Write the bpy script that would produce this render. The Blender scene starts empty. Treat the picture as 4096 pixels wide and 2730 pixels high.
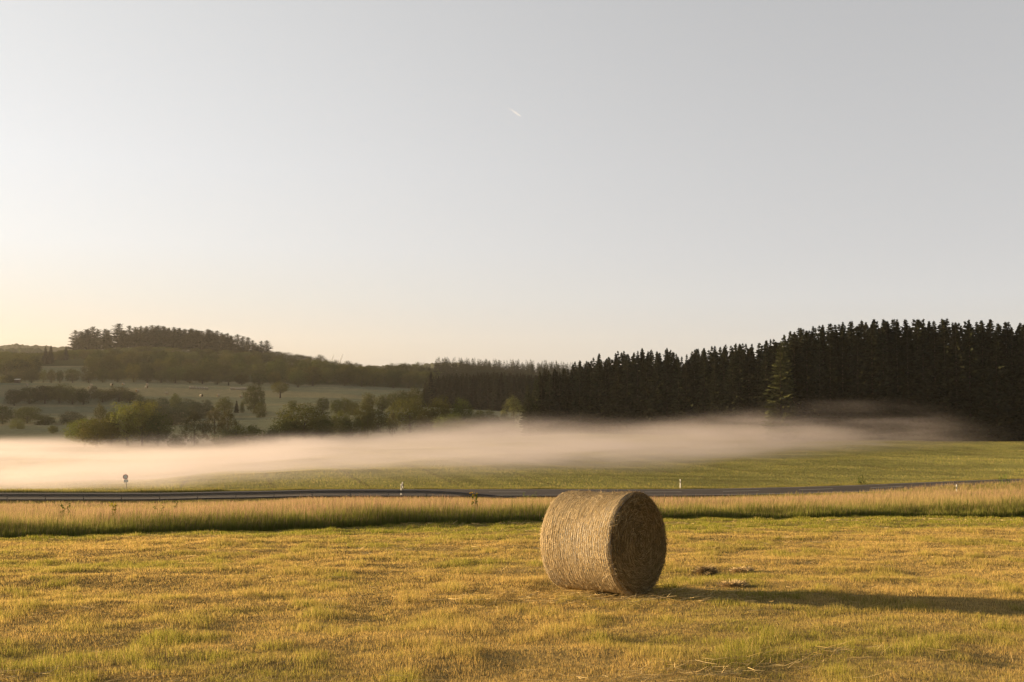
import bpy, math, random
import numpy as np
from mathutils import Matrix, Vector, Euler

# ------------------------------------------------------------------ camera, sky, sun, exposure
F = 4551.0                       # focal length in photo pixels (40 mm on 36 mm, 4096 px wide)
CAMZ = 1.65
PITCH = math.atan((1550 - 1365) / F)
SUN_EL = math.radians(7.6)
SUN_AZ = math.radians(-71.0)     # from +Y, negative = to the left
SC = bpy.context.scene
COL = SC.collection

cam_d = bpy.data.cameras.new("camera")
cam_d.lens = 40.0
cam_d.sensor_width = 36.0
cam_d.clip_start = 0.1
cam_d.clip_end = 40000
cam = bpy.data.objects.new("camera", cam_d)
cam.location = (0, 0, CAMZ)
cam.rotation_euler = (math.radians(90) + PITCH, 0, 0)
COL.objects.link(cam)
SC.camera = cam

world = bpy.data.worlds.new("World")
SC.world = world
world.use_nodes = True
wn = world.node_tree.nodes
wl = world.node_tree.links
wn.clear()
sky = wn.new("ShaderNodeTexSky")
sky.sky_type = 'NISHITA'
sky.sun_disc = False
sky.sun_elevation = SUN_EL
sky.sun_rotation = SUN_AZ
sky.air_density = 1.0
sky.dust_density = 2.2
sky.ozone_density = 1.0
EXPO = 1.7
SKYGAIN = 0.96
hs = wn.new("ShaderNodeHueSaturation")
hs.inputs["Saturation"].default_value = 0.25
wl.new(sky.outputs[0], hs.inputs["Color"])
wtc = wn.new("ShaderNodeTexCoord")
wsx = wn.new("ShaderNodeSeparateXYZ"); wl.new(wtc.outputs["Generated"], wsx.inputs[0])
def wmath(op, a, b=None, clamp=False):
    q = wn.new("ShaderNodeMath"); q.operation = op; q.use_clamp = clamp
    for i, v in enumerate((a, b)):
        if v is None: continue
        if isinstance(v, (int, float)): q.inputs[i].default_value = v
        else: wl.new(v, q.inputs[i])
    return q.outputs[0]
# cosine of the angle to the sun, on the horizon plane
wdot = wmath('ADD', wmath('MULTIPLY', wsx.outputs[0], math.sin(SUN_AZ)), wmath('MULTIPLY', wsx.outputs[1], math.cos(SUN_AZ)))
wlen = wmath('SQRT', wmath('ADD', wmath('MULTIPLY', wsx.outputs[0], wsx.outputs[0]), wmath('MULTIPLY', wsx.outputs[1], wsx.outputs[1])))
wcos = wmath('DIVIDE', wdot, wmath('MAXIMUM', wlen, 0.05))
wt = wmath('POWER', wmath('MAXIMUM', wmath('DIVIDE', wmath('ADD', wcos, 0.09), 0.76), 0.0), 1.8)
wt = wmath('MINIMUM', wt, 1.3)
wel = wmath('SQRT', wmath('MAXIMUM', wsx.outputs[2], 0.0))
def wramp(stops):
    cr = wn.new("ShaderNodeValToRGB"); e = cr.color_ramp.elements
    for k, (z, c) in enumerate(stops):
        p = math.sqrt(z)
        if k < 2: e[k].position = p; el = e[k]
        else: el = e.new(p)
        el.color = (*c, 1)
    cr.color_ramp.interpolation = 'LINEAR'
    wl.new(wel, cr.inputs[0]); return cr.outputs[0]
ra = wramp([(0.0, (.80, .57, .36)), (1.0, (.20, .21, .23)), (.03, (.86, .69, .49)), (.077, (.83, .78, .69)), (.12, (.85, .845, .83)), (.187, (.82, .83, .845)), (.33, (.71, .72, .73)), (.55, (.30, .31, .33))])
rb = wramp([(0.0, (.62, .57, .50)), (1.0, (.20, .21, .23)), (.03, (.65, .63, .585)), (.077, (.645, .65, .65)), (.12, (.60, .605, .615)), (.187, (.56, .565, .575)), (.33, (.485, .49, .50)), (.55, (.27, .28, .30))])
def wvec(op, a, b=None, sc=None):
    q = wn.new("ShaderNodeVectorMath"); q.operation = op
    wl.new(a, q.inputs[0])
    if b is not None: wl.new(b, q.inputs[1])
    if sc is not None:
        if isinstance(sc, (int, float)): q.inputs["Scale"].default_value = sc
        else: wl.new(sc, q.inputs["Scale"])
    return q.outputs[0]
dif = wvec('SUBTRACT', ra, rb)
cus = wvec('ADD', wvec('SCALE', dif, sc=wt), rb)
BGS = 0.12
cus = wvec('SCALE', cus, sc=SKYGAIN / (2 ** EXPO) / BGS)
wback = wn.new("ShaderNodeMapRange"); wback.inputs[1].default_value = -1.0; wback.inputs[2].default_value = -0.15; wback.inputs[3].default_value = 0.45; wback.inputs[4].default_value = 1.0
wl.new(wcos, wback.inputs[0])
cus = wvec('SCALE', cus, sc=wback.outputs[0])
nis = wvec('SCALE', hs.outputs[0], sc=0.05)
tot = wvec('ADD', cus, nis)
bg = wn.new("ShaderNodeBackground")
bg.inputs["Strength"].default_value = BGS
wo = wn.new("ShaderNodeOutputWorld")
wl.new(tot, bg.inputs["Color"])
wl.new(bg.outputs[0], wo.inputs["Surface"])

sd = bpy.data.lights.new("sun", 'SUN')
sd.energy = 5.0
sd.angle = math.radians(0.5)
sd.color = (1.0, 0.725, 0.39)
so = bpy.data.objects.new("sun", sd)
sunvec = Vector((math.sin(SUN_AZ) * math.cos(SUN_EL), math.cos(SUN_AZ) * math.cos(SUN_EL), math.sin(SUN_EL)))
so.rotation_euler = sunvec.to_track_quat('Z', 'Y').to_euler()
so.location = sunvec * 100
COL.objects.link(so)

SC.view_settings.view_transform = 'Standard'
SC.view_settings.look = 'None'
SC.view_settings.exposure = EXPO
SC.view_settings.gamma = 1.0
SC.render.engine = 'CYCLES'
SC.cycles.max_bounces = 6
SC.cycles.diffuse_bounces = 3
SC.cycles.glossy_bounces = 2
SC.cycles.transmission_bounces = 3
SC.cycles.transparent_max_bounces = 8
SC.cycles.volume_bounces = 2
SC.cycles.volume_step_rate = 1.0
SC.cycles.volume_max_steps = 256

rng = np.random.default_rng(11)
R = random.Random(5)

# ------------------------------------------------------------------ helpers
def P(px, py, Y):
    """point at depth Y (metres along the view's ground direction) that shows at photo pixel px, py"""
    cx, cy = (px - 2048) / F, (1365 - py) / F
    c, s = math.cos(PITCH), math.sin(PITCH)
    dx, dy, dz = cx, c - s * cy, s + c * cy
    k = Y / dy
    return Vector((dx * k, Y, CAMZ + dz * k))

def zpy(py, Y):
    return P(2048, py, Y).z

def xpx(px, Y):
    return (px - 2048) / F * Y

def vnoise(x, y, seed=0):
    x = np.asarray(x, float); y = np.asarray(y, float)
    xi = np.floor(x).astype(np.int64); yi = np.floor(y).astype(np.int64)
    xf = x - xi; yf = y - yi
    xf = xf * xf * (3 - 2 * xf); yf = yf * yf * (3 - 2 * yf)
    def h(a, b):
        n = (a * 374761393 + b * 668265263 + seed * 1442695041) & 0xffffffff
        n = ((n ^ (n >> 13)) * 1274126177) & 0xffffffff
        n = n ^ (n >> 16)
        return (n & 0xffff) / 65535.0
    a = h(xi, yi); b = h(xi + 1, yi); c = h(xi, yi + 1); d = h(xi + 1, yi + 1)
    return (a * (1 - xf) + b * xf) * (1 - yf) + (c * (1 - xf) + d * xf) * yf

def fbm(x, y, seed=0, o=3):
    s = 0; a = 1; t = 0
    for i in range(o):
        s = s + a * vnoise(x * 2 ** i, y * 2 ** i, seed + i * 17); t += a; a *= 0.5
    return s / t

def sstep(a, b, x):
    t = np.clip((x - a) / (b - a), 0, 1)
    return t * t * (3 - 2 * t)

def pchip(xk, yk, x):
    xk = np.asarray(xk, float); yk = np.asarray(yk, float)
    h = np.diff(xk); d = np.diff(yk) / h
    m = np.zeros(len(xk)); m[0] = d[0]; m[-1] = d[-1]
    for i in range(1, len(xk) - 1):
        if d[i - 1] * d[i] > 0:
            w1 = 2 * h[i] + h[i - 1]; w2 = h[i] + 2 * h[i - 1]
            m[i] = (w1 + w2) / (w1 / d[i - 1] + w2 / d[i])
    x = np.clip(x, xk[0], xk[-1])
    i = np.clip(np.searchsorted(xk, x) - 1, 0, len(xk) - 2)
    t = (x - xk[i]) / h[i]
    return ((2 * t**3 - 3 * t**2 + 1) * yk[i] + (t**3 - 2 * t**2 + t) * h[i] * m[i]
            + (-2 * t**3 + 3 * t**2) * yk[i + 1] + (t**3 - t**2) * h[i] * m[i + 1])

# ------------------------------------------------------------------ terrain
SL = 0.0688
COLS = {}
class zz(float): pass
def prof(px, near, far):
    ks = [(-80, 80 * SL), (0, 0.0), (20, -20 * SL)] + near
    ks += [(Y, float(py) if isinstance(py, zz) else zpy(py, Y)) for Y, py in far]
    COLS[px] = ks
nl = [(27, -1.86), (37, -2.85), (60, -5.2), (90, -8.0), (117, -10.35), (121, -10.3), (129, -10.3)]
nc = [(27, -1.86), (37, -2.58), (60, -4.85), (90, -7.5), (117, -10.0), (121, -9.92), (129, -9.9)]
nr = [(27, -1.86), (37, -2.55), (60, -4.6), (90, -6.95), (103, -7.85), (117, -8.35), (124, -9.2), (129, -9.4)]
prof(-1500, nl + [(160, -12.5), (200, -13.5), (260, -14)], [(360, 1740), (450, 1700)] + [(520, zz(2)), (580, zz(36)), (680, zz(44)), (850, zz(34)), (1100, zz(25)), (2500, 1500), (9000, 1480)])  # unseen hill left of the view, raised to cast shade over the valley meadows
prof(0, nl + [(150, -11.8), (200, -13.5), (260, -14)], [(350, 1748), (410, 1706), (480, 1655), (550, 1602), (650, 1537), (700, 1532), (800, 1478), (1000, 1440), (1300, 1450), (2500, 1450), (9000, 1420)])
prof(600, nl + [(150, -11.3), (200, -13.2), (260, -14)], [(350, 1750), (410, 1702), (480, 1650), (550, 1600), (650, 1542), (700, 1530), (800, 1480), (1000, 1408), (1150, 1420), (1500, 1460), (2500, 1480), (9000, 1480)])
prof(1000, [(27, -1.86), (37, -2.7), (60, -5.0), (90, -7.8), (117, -10.15), (121, -10.1), (129, -10.1), (150, -10.5), (200, -12.2), (260, -13.4)], [(350, 1738), (410, 1692), (480, 1645), (550, 1600), (650, 1550), (700, 1538), (800, 1500), (1000, 1425), (1150, 1440), (1500, 1470), (2500, 1480), (9000, 1480)])
prof(1300, nc + [(150, -10.1), (200, -11.2), (260, -12.4)], [(350, 1722), (410, 1680), (480, 1640), (550, 1600), (650, 1562), (700, 1548), (850, 1500), (1000, 1485), (1200, 1490), (2500, 1490), (9000, 1480)])
prof(1700, nc + [(150, -9.95), (200, -10.5), (260, -11.6)], [(350, 1712), (420, 1670), (500, 1635), (600, 1600), (700, 1565), (850, 1515), (1000, 1500), (1200, 1500), (2500, 1490), (9000, 1480)])
prof(2100, nc + [(150, -9.9), (200, -10.1), (260, -11.0)], [(350, 1706), (420, 1680), (520, 1645), (700, 1590), (850, 1545), (1000, 1515), (1100, 1505), (1400, 1520), (2500, 1500), (9000, 1480)])
prof(2700, nc + [(150, -9.9), (200, -9.9), (250, -10.2)], [(350, 1690), (500, 1640), (700, 1600), (1000, 1540), (1400, 1520), (2500, 1500), (9000, 1480)])
prof(3400, [(27, -1.86), (37, -2.55), (60, -4.7), (90, -7.3), (110, -9.0), (118, -9.4), (124, -9.7), (129, -9.75), (150, -9.8), (200, -9.8), (250, -9.5)], [(350, 1670), (500, 1610), (700, 1590), (1000, 1540), (1400, 1520), (2500, 1500), (9000, 1480)])
prof(4096, nr + [(150, -9.7), (200, -9.8), (250, -9.0)], [(350, 1650), (500, 1600), (700, 1580), (1000, 1540), (1400, 1520), (2500, 1500), (9000, 1480)])
prof(5600, nr + [(150, -9.5), (200, -9.4), (250, -8.5)], [(350, 1640), (500, 1590), (700, 1570), (1000, 1540), (1400, 1520), (2500, 1500), (9000, 1480)])
CPX = sorted(COLS)

def Hs(x, y):
    x = np.asarray(x, float); y = np.asarray(y, float)
    u = np.clip(2048 + F * x / np.maximum(y, 26), CPX[0], CPX[-1])
    zs = np.stack([pchip([k[0] for k in COLS[p]], [k[1] for k in COLS[p]], y) for p in CPX])
    i = np.clip(np.searchsorted(CPX, u) - 1, 0, len(CPX) - 2)
    cp = np.asarray(CPX, float)
    t = (u - cp[i]) / (cp[i + 1] - cp[i])
    t = t * t * (3 - 2 * t) * 0.5 + t * 0.5
    z0 = np.take_along_axis(zs, i[None], 0)[0]; z1 = np.take_along_axis(zs, (i + 1)[None], 0)[0]
    return z0 * (1 - t) + z1 * t

def H(x, y):
    x = np.asarray(x, float); y = np.asarray(y, float)
    z = Hs(x, y)
    near = 1 - sstep(60, 100, y)
    z = z + near * (fbm(x / 3.0, y / 2.2, 3) - 0.5) * 0.12 + near * (vnoise(x / 0.7, y / 0.6, 9) - 0.5) * 0.05
    far = sstep(132, 170, y)
    z = z + far * (fbm(x / 22, y / 16, 31) - 0.5) * 1.0
    return z

def h1(x, y):
    return float(H(np.array([x]), np.array([y]))[0])

def yb(x):      # front edge of the tall grass
    return np.interp(x, [-60, -12, -6.4, 0.4, 8, 16.5, 60], [18, 26.6, 30.0, 34.2, 36.7, 36.8, 37.5]) + (vnoise(np.asarray(x) * 0.7, 0 * np.asarray(x), 77) - 0.5) * 0.5

def yroad(x):   # centre line of the road
    px = 2048 + F * np.asarray(x, float) / 125
    return np.interp(px, [-4000, 2500, 2900, 3200, 3500, 3828, 4096, 4800, 7000], [124.5, 124.5, 124.7, 125.5, 127.5, 130, 132, 139, 170])

# ------------------------------------------------------------------ mesh building
def mk_mesh(name, V, FA, mat, col=None, smooth=False):
    """V (n,3), FA (m,3) or (m,4) ints, col (n,3) linear albedo per vertex"""
    me = bpy.data.meshes.new(name)
    V = np.asarray(V, np.float32); FA = np.asarray(FA, np.int32)
    n, k = len(FA), FA.shape[1]
    me.vertices.add(len(V)); me.vertices.foreach_set("co", V.ravel())
    me.loops.add(n * k); me.loops.foreach_set("vertex_index", FA.ravel())
    me.polygons.add(n)
    me.polygons.foreach_set("loop_start", np.arange(0, n * k, k, dtype=np.int32))
    try:
        me.polygons.foreach_set("loop_total", np.full(n, k, np.int32))
    except Exception:
        pass
    me.polygons.foreach_set("use_smooth", np.full(n, bool(smooth)))
    if col is not None:
        ca = me.color_attributes.new("Col", 'FLOAT_COLOR', 'POINT')
        c4 = np.ones((len(V), 4), np.float32); c4[:, :3] = col
        ca.data.foreach_set("color", c4.ravel())
    me.update(calc_edges=True)
    if mat:
        me.materials.append(mat)
    return me

def mk_obj(name, me, parent=None, loc=None):
    o = bpy.data.objects.new(name, me)
    COL.objects.link(o)
    if parent: o.parent = parent
    if loc is not None: o.location = loc
    return o

def tag(o, label=None, cat=None, group=None, kind=None):
    if label: o["label"] = label
    if cat: o["category"] = cat
    if group: o["group"] = group
    if kind: o["kind"] = kind
    return o

class MB:
    def __init__(s): s.v = []; s.f = []; s.n = 0
    def add(s, V, Fq):
        s.v.append(np.asarray(V, float)); s.f.append(np.asarray(Fq, int) + s.n); s.n += len(V)
    def box(s, c, d, rot=None):
        x, y, z = [k / 2 for k in d]
        V = np.array([[a * x, b * y, e * z] for e in (-1, 1) for a, b in ((-1, -1), (1, -1), (1, 1), (-1, 1))])
        if rot is not None: V = V @ np.array(rot.to_3x3()).T
        s.add(V + np.array(c), [[3, 2, 1, 0], [4, 5, 6, 7], [0, 1, 5, 4], [1, 2, 6, 5], [2, 3, 7, 6], [3, 0, 4, 7]])
    def tube(s, pts, rad, seg=8, cap=True):
        pts = [Vector(p) for p in pts]; V = []; m = len(pts)
        for i, p in enumerate(pts):
            t = (pts[min(i + 1, m - 1)] - pts[max(i - 1, 0)]).normalized()
            a = t.orthogonal().normalized() if abs(t.z) < 0.9 else Vector((1, 0, 0)).cross(t).normalized()
            b = t.cross(a)
            for j in range(seg):
                w = 2 * math.pi * j / seg
                V.append(p + (a * math.cos(w) + b * math.sin(w)) * rad[i])
        Fq = [[i * seg + j, i * seg + (j + 1) % seg, (i + 1) * seg + (j + 1) % seg, (i + 1) * seg + j] for i in range(m - 1) for j in range(seg)]
        if cap:
            for i0, r in ((0, 1), (m - 1, 0)):
                k = len(V); V.append(pts[i0])
                for j in range(seg):
                    a, b = i0 * seg + j, i0 * seg + (j + 1) % seg
                    Fq.append([k, b, a, a] if r else [k, a, b, b])
        s.add([tuple(v) for v in V], Fq)
    def build(s, name, mat, col=None, smooth=False):
        V = np.concatenate(s.v); Fq = np.concatenate(s.f)
        tri = Fq[:, 2] == Fq[:, 3]
        me = bpy.data.meshes.new(name)
        me.from_pydata([tuple(v) for v in V], [], [tuple(f[:3]) if t else tuple(f) for f, t in zip(Fq.tolist(), tri)])
        if smooth: me.polygons.foreach_set("use_smooth", np.ones(len(me.polygons), bool))
        if mat: me.materials.append(mat)
        return me

# ------------------------------------------------------------------ materials
def newmat(name):
    m = bpy.data.materials.new(name); m.use_nodes = True
    nt = m.node_tree; nt.nodes.clear()
    return m, nt.nodes, nt.links

def mat_plant(name, trans=0.3, rough=0.7, hue=0.0, val=0.0, tint=(1, 1, 1)):
    m, n, l = newmat(name)
    at = n.new("ShaderNodeVertexColor"); at.layer_name = "Col"
    c = at.outputs["Color"]
    if hue or val:
        oi = n.new("ShaderNodeObjectInfo")
        h = n.new("ShaderNodeHueSaturation")
        mr = n.new("ShaderNodeMapRange"); mr.inputs[3].default_value = 0.5 - hue; mr.inputs[4].default_value = 0.5 + hue
        mv = n.new("ShaderNodeMapRange"); mv.inputs[3].default_value = 1 - val; mv.inputs[4].default_value = 1 + val
        wm = n.new("ShaderNodeMath"); wm.operation = 'MULTIPLY'; wm.inputs[1].default_value = 7.31
        fr = n.new("ShaderNodeMath"); fr.operation = 'FRACT'
        l.new(oi.outputs["Random"], mr.inputs[0]); l.new(oi.outputs["Random"], wm.inputs[0]); l.new(wm.outputs[0], fr.inputs[0]); l.new(fr.outputs[0], mv.inputs[0])
        l.new(mr.outputs[0], h.inputs["Hue"]); l.new(mv.outputs[0], h.inputs["Value"]); l.new(c, h.inputs["Color"])
        c = h.outputs[0]
    d = n.new("ShaderNodeBsdfDiffuse"); t = n.new("ShaderNodeBsdfTranslucent")
    mx = n.new("ShaderNodeMixShader"); mx.inputs[0].default_value = trans
    o = n.new("ShaderNodeOutputMaterial")
    l.new(c, d.inputs[0]); l.new(c, t.inputs[0]); l.new(d.outputs[0], mx.inputs[1]); l.new(t.outputs[0], mx.inputs[2]); l.new(mx.outputs[0], o.inputs[0])
    return m

def mat_pbr(name, color, rough=0.6, metal=0.0, nscale=None, namt=0.15, bump=0.0):
    m, n, l = newmat(name)
    b = n.new("ShaderNodeBsdfPrincipled"); o = n.new("ShaderNodeOutputMaterial")
    b.inputs["Base Color"].default_value = (*color, 1); b.inputs["Roughness"].default_value = rough; b.inputs["Metallic"].default_value = metal
    b.inputs["Specular IOR Level"].default_value = 0.08 if rough > 0.8 else 0.4
    if nscale:
        tc = n.new("ShaderNodeTexCoord"); t = n.new("ShaderNodeTexNoise"); t.inputs["Scale"].default_value = nscale; t.inputs["Detail"].default_value = 5
        mr = n.new("ShaderNodeMapRange"); mr.inputs[3].default_value = 1 - namt; mr.inputs[4].default_value = 1 + namt
        mm = n.new("ShaderNodeVectorMath"); mm.operation = 'SCALE'; mm.inputs[0].default_value = color
        l.new(tc.outputs["Object"], t.inputs["Vector"]); l.new(t.outputs[0], mr.inputs[0]); l.new(mr.outputs[0], mm.inputs["Scale"]); l.new(mm.outputs[0], b.inputs["Base Color"])
        if bump:
            bp = n.new("ShaderNodeBump"); bp.inputs["Strength"].default_value = bump; l.new(t.outputs[0], bp.inputs["Height"]); l.new(bp.outputs[0], b.inputs["Normal"])
    l.new(b.outputs[0], o.inputs[0])
    return m

M_leaf = mat_plant("leaf", 0.18, hue=0.028, val=0.38)
M_needle = mat_plant("needle", 0.12, hue=0.012, val=0.25)
M_grass = mat_plant("grass_blade", 0.45)
M_straw = mat_plant("straw", 0.08)
M_bark = mat_pbr("bark", (0.06, 0.045, 0.035), 0.9, nscale=6, namt=0.4)
M_steel = mat_pbr("galvanised_steel", (0.13, 0.125, 0.125), 0.7, 0.15, nscale=3)
M_white = mat_pbr("white_plastic", (0.34, 0.34, 0.335), 0.5, nscale=20, namt=0.06)
M_sign = mat_pbr("sign_face", (0.9, 0.88, 0.86), 0.5)
M_black = mat_pbr("black_plastic", (0.02, 0.02, 0.022), 0.5)
M_refl = mat_pbr("reflector", (0.6, 0.6, 0.62), 0.2, 0.5)
M_red = mat_pbr("red_paint", (0.45, 0.05, 0.03), 0.5)
M_paint = mat_pbr("road_paint", (0.38, 0.38, 0.37), 0.85, nscale=2, namt=0.3)

# ground: albedo zones in a colour attribute, grain added by noise in world space
def mat_ground():
    m, n, l = newmat("ground")
    at = n.new("ShaderNodeVertexColor"); at.layer_name = "Col"
    g = n.new("ShaderNodeNewGeometry")
    t1 = n.new("ShaderNodeTexNoise"); t1.inputs["Scale"].default_value = 9.0; t1.inputs["Detail"].default_value = 6
    t2 = n.new("ShaderNodeTexNoise"); t2.inputs["Scale"].default_value = 0.35; t2.inputs["Detail"].default_value = 8; t2.inputs["Roughness"].default_value = 0.65
    l.new(g.outputs["Position"], t1.inputs["Vector"]); l.new(g.outputs["Position"], t2.inputs["Vector"])
    r1 = n.new("ShaderNodeMapRange"); r1.inputs[1].default_value = 0.3; r1.inputs[2].default_value = 0.7; r1.inputs[3].default_value = 0.65; r1.inputs[4].default_value = 1.3
    r2 = n.new("ShaderNodeMapRange"); r2.inputs[1].default_value = 0.3; r2.inputs[2].default_value = 0.7; r2.inputs[3].default_value = 0.75; r2.inputs[4].default_value = 1.25
    l.new(t1.outputs[0], r1.inputs[0]); l.new(t2.outputs[0], r2.inputs[0])
    mu = n.new("ShaderNodeMath"); mu.operation = 'MULTIPLY'; l.new(r1.outputs[0], mu.inputs[0]); l.new(r2.outputs[0], mu.inputs[1])
    sc = n.new("ShaderNodeVectorMath"); sc.operation = 'SCALE'; l.new(at.outputs[0], sc.inputs[0]); l.new(mu.outputs[0], sc.inputs["Scale"])
    b = n.new("ShaderNodeBsdfDiffuse"); b.inputs["Roughness"].default_value = 0.8
    bp = n.new("ShaderNodeBump"); bp.inputs["Strength"].default_value = 0.6; bp.inputs["Distance"].default_value = 0.25
    l.new(t2.outputs[0], bp.inputs["Height"]); l.new(bp.outputs[0], b.inputs["Normal"])
    l.new(sc.outputs[0], b.inputs[0])
    o = n.new("ShaderNodeOutputMaterial"); l.new(b.outputs[0], o.inputs[0])
    return m
M_ground = mat_ground()

# ------------------------------------------------------------------ ground sheet
def build_ground():
    ys = np.concatenate([np.arange(-60, 4, 4.0), np.arange(4, 40, 0.22), np.arange(40, 112, 1.0), np.arange(112, 134, 1.0),
                         134 + (np.arange(0, 150) / 150.0) ** 1.15 * 216, 350 + (np.arange(0, 110) / 110.0) ** 1.2 * 1150,
                         np.array([1500, 1700, 1950, 2200, 2500, 2880.])])
    nx = 420
    t = np.linspace(-1, 1, nx)
    t = 0.55 * t + 0.45 * t ** 3
    W = np.minimum(np.maximum(60, 1.25 * np.abs(ys)), 3250)
    X = t[None, :] * W[:, None]; Y = np.repeat(ys[:, None], nx, 1)
    Z = H(X.ravel(), Y.ravel()).reshape(X.shape)
    V = np.stack([X, Y, Z], -1).reshape(-1, 3)
    ii, jj = np.meshgrid(np.arange(len(ys) - 1), np.arange(nx - 1), indexing='ij')
    a = (ii * nx + jj).ravel()
    FA = np.stack([a, a + 1, a + 1 + nx, a + nx], 1)
    x, y = V[:, 0], V[:, 1]
    c = np.zeros((len(V), 3))
    mow = np.array([0.28, 0.20, 0.08]); meadow = np.array([0.16, 0.13, 0.05]); crop = np.array([0.22, 0.21, 0.07]); val = np.array([0.18, 0.185, 0.115])
    c[:] = mow
    B = yb(x); k = (y > B)[:, None]; c = np.where(k, meadow, c)
    YR = yroad(x)
    k = (y > YR + 3.6)[:, None]
    u = 2048 + F * x / np.maximum(y, 26)
    # tractor lanes and mowing rows run away over the crop field
    rows = vnoise((x + 0.35 * y) / 2.6, y / 60, 41) * 0.5 + vnoise((x * 0.15 + y) / 1.8, x / 25, 43) * 0.5
    cc = crop[None] * (0.72 + 0.6 * rows)[:, None]
    lane = (np.abs(((x + 0.25 * y) % 11.0) - 5.5) < 0.28) & (y < 215)
    cc = np.where(lane[:, None], np.array([0.18, 0.155, 0.06]), cc)
    c = np.where(k, cc, c)
    dv = sstep(255, 330, y)[:, None]
    vv = val[None] * (0.85 + 0.3 * fbm(x / 60, y / 25, 51))[:, None]
    tan = (sstep(0.55, 0.62, vnoise(x / 160, y / 14, 55)) * sstep(350, 420, y))[:, None]
    vv = vv * (1 - tan * 0.35) + np.array([0.34, 0.27, 0.15]) * tan * 0.35
    c = c * (1 - dv) + vv * dv
    wood = (sstep(715, 740, y) * (1 - 0 * y))[:, None]
    gap = ((u > 150) & (u < 400) & (y < 830))[:, None]
    c = np.where(gap, c, c * (1 - wood) + np.array([0.06, 0.065, 0.03]) * wood)
    me = mk_mesh("ground", V, FA, M_ground, c, smooth=True)
    return tag(mk_obj("ground", me), kind="structure")
build_ground()

# ------------------------------------------------------------------ road, markings
def strip(xs, off0, off1, lift, mat, name, skirt=False):
    """a strip along the road between two offsets from the centre line"""
    xs = np.asarray(xs, float)
    def pt(off):
        yc = yroad(xs); s = np.gradient(yc, xs); nrm = np.sqrt(1 + s * s)
        return xs - off * s / nrm, yc + off / nrm
    offs = [off0, off1] if not skirt else [off0 - 0.5, off0, (off0 + off1) / 2, off1, off1 + 0.5]
    lifts = [lift, lift] if not skirt else [-0.4, lift, lift + 0.04, lift, -0.4]
    rows = []
    yc = yroad(xs)
    zc = Hs(xs, yc)
    for o, lf in zip(offs, lifts):
        x, y = pt(o)
        rows.append(np.stack([x, y, zc + lf], 1))
    V = np.concatenate(rows); n = len(xs)
    FA = [[r * n + i, r * n + i + 1, (r + 1) * n + i + 1, (r + 1) * n + i] for r in range(len(offs) - 1) for i in range(n - 1)]
    me = mk_mesh(name, V, FA, mat)
    return me

M_asph = mat_pbr("asphalt", (0.068, 0.058, 0.052), 0.85, nscale=1.2, namt=0.2, bump=0.1)
xs = np.arange(-150, 190, 1.0)
tag(mk_obj("road", strip(xs, -3.7, 3.7, 0.12, M_asph, "road", True)), kind="structure")
def mark(x0, x1, o0, o1):
    n = max(2, int((x1 - x0) / 1.0) + 1)
    t = (o0 + o1) / 2
    return strip(np.linspace(x0, x1, n), o0, o1, 0.12 + 0.04 * (1 - abs(t) / 3.7) + 0.012, M_paint, "marking")
def join_mesh(mes, name, mat):
    V = []; FA = []; k = 0
    for m in mes:
        V.append(np.array([v.co[:] for v in m.vertices])); FA.append(np.array([p.vertices[:] for p in m.polygons]) + k); k += len(m.vertices)
        bpy.data.meshes.remove(m)
    return mk_mesh(name, np.concatenate(V), np.concatenate(FA), mat)
ms = [mark(-150, 189, 3.25, 3.42), mark(-150, 189, -3.42, -3.25)]
x = -147.0
while x < 185:
    ms.append(mark(x, x + 4.0, -0.09, 0.09)); x += 12.0 if False else 8.5
tag(mk_obj("road_markings", join_mesh(ms, "road_markings", M_paint)), kind="structure")

# ------------------------------------------------------------------ guard rail
def guard_rail():
    root = bpy.data.objects.new("guard_rail", None); COL.objects.link(root)
    YR = 119.9
    x_end = xpx(2075, YR)
    xs = np.arange(-75, x_end + 0.01, 0.5)
    root.location = (0, YR, 0)
    tag(root, "long grey steel guard rail running along the near edge of the road", "guard rail")
    base = Hs(xs, 0 * xs + YR + 0.2)
    drop = np.interp(xs, [xpx(1690, YR), xpx(1830, YR), xpx(1950, YR), x_end], [0, 0.16, 0.42, 0.74])
    top = base + 0.79 - drop
    # W-beam profile (y offset, z offset from top)
    prof_ = [(0.0, 0.0), (0.05, -0.03), (0.05, -0.09), (-0.02, -0.135), (-0.02, -0.175), (0.05, -0.22), (0.05, -0.28), (0.0, -0.31)]
    V = []; n = len(xs)
    for (dy, dz) in prof_: V.append(np.stack([xs, 0 * xs - dy, top + dz], 1))
    for (dy, dz) in prof_: V.append(np.stack([xs, 0 * xs - dy + 0.006, top + dz], 1))
    V = np.concatenate(V); m = len(prof_)
    FA = []
    for q in range(2):
        for r in range(m - 1):
            a = (q * m + r) * n
            FA += [[a + i, a + i + 1, a + n + i + 1, a + n + i] for i in range(n - 1)]
    for r in (0, m - 1):
        a = r * n; b = (m + r) * n
        FA += [[a + i, a + i + 1, b + i + 1, b + i] for i in range(n - 1)]
    mk_obj("rail", mk_mesh("rail", V, FA, M_steel), root)
    x0 = xpx(37.5, YR)
    pm = None
    for k in range(-5, 14):
        x = x0 + 4.0 * k
        if x > xpx(1980, YR): break
        zt = float(np.interp(x, xs, top)); zb = float(np.interp(x, xs, base))
        if pm is None:
            b = MB(); hgt = 1.15
            b.box((0, 0.075, -hgt / 2 + 0.0), (0.06, 0.006, hgt)); b.box((0.03, 0.05, -hgt / 2), (0.006, 0.05, hgt)); b.box((-0.03, 0.05, -hgt / 2), (0.006, 0.05, hgt))
            b.box((0, 0.03, -0.155), (0.09, 0.05, 0.12))
            pm = b.build("post", M_steel)
        mk_obj("post", pm, root, (x, 0.0, zt - 0.012))
guard_rail()

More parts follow.
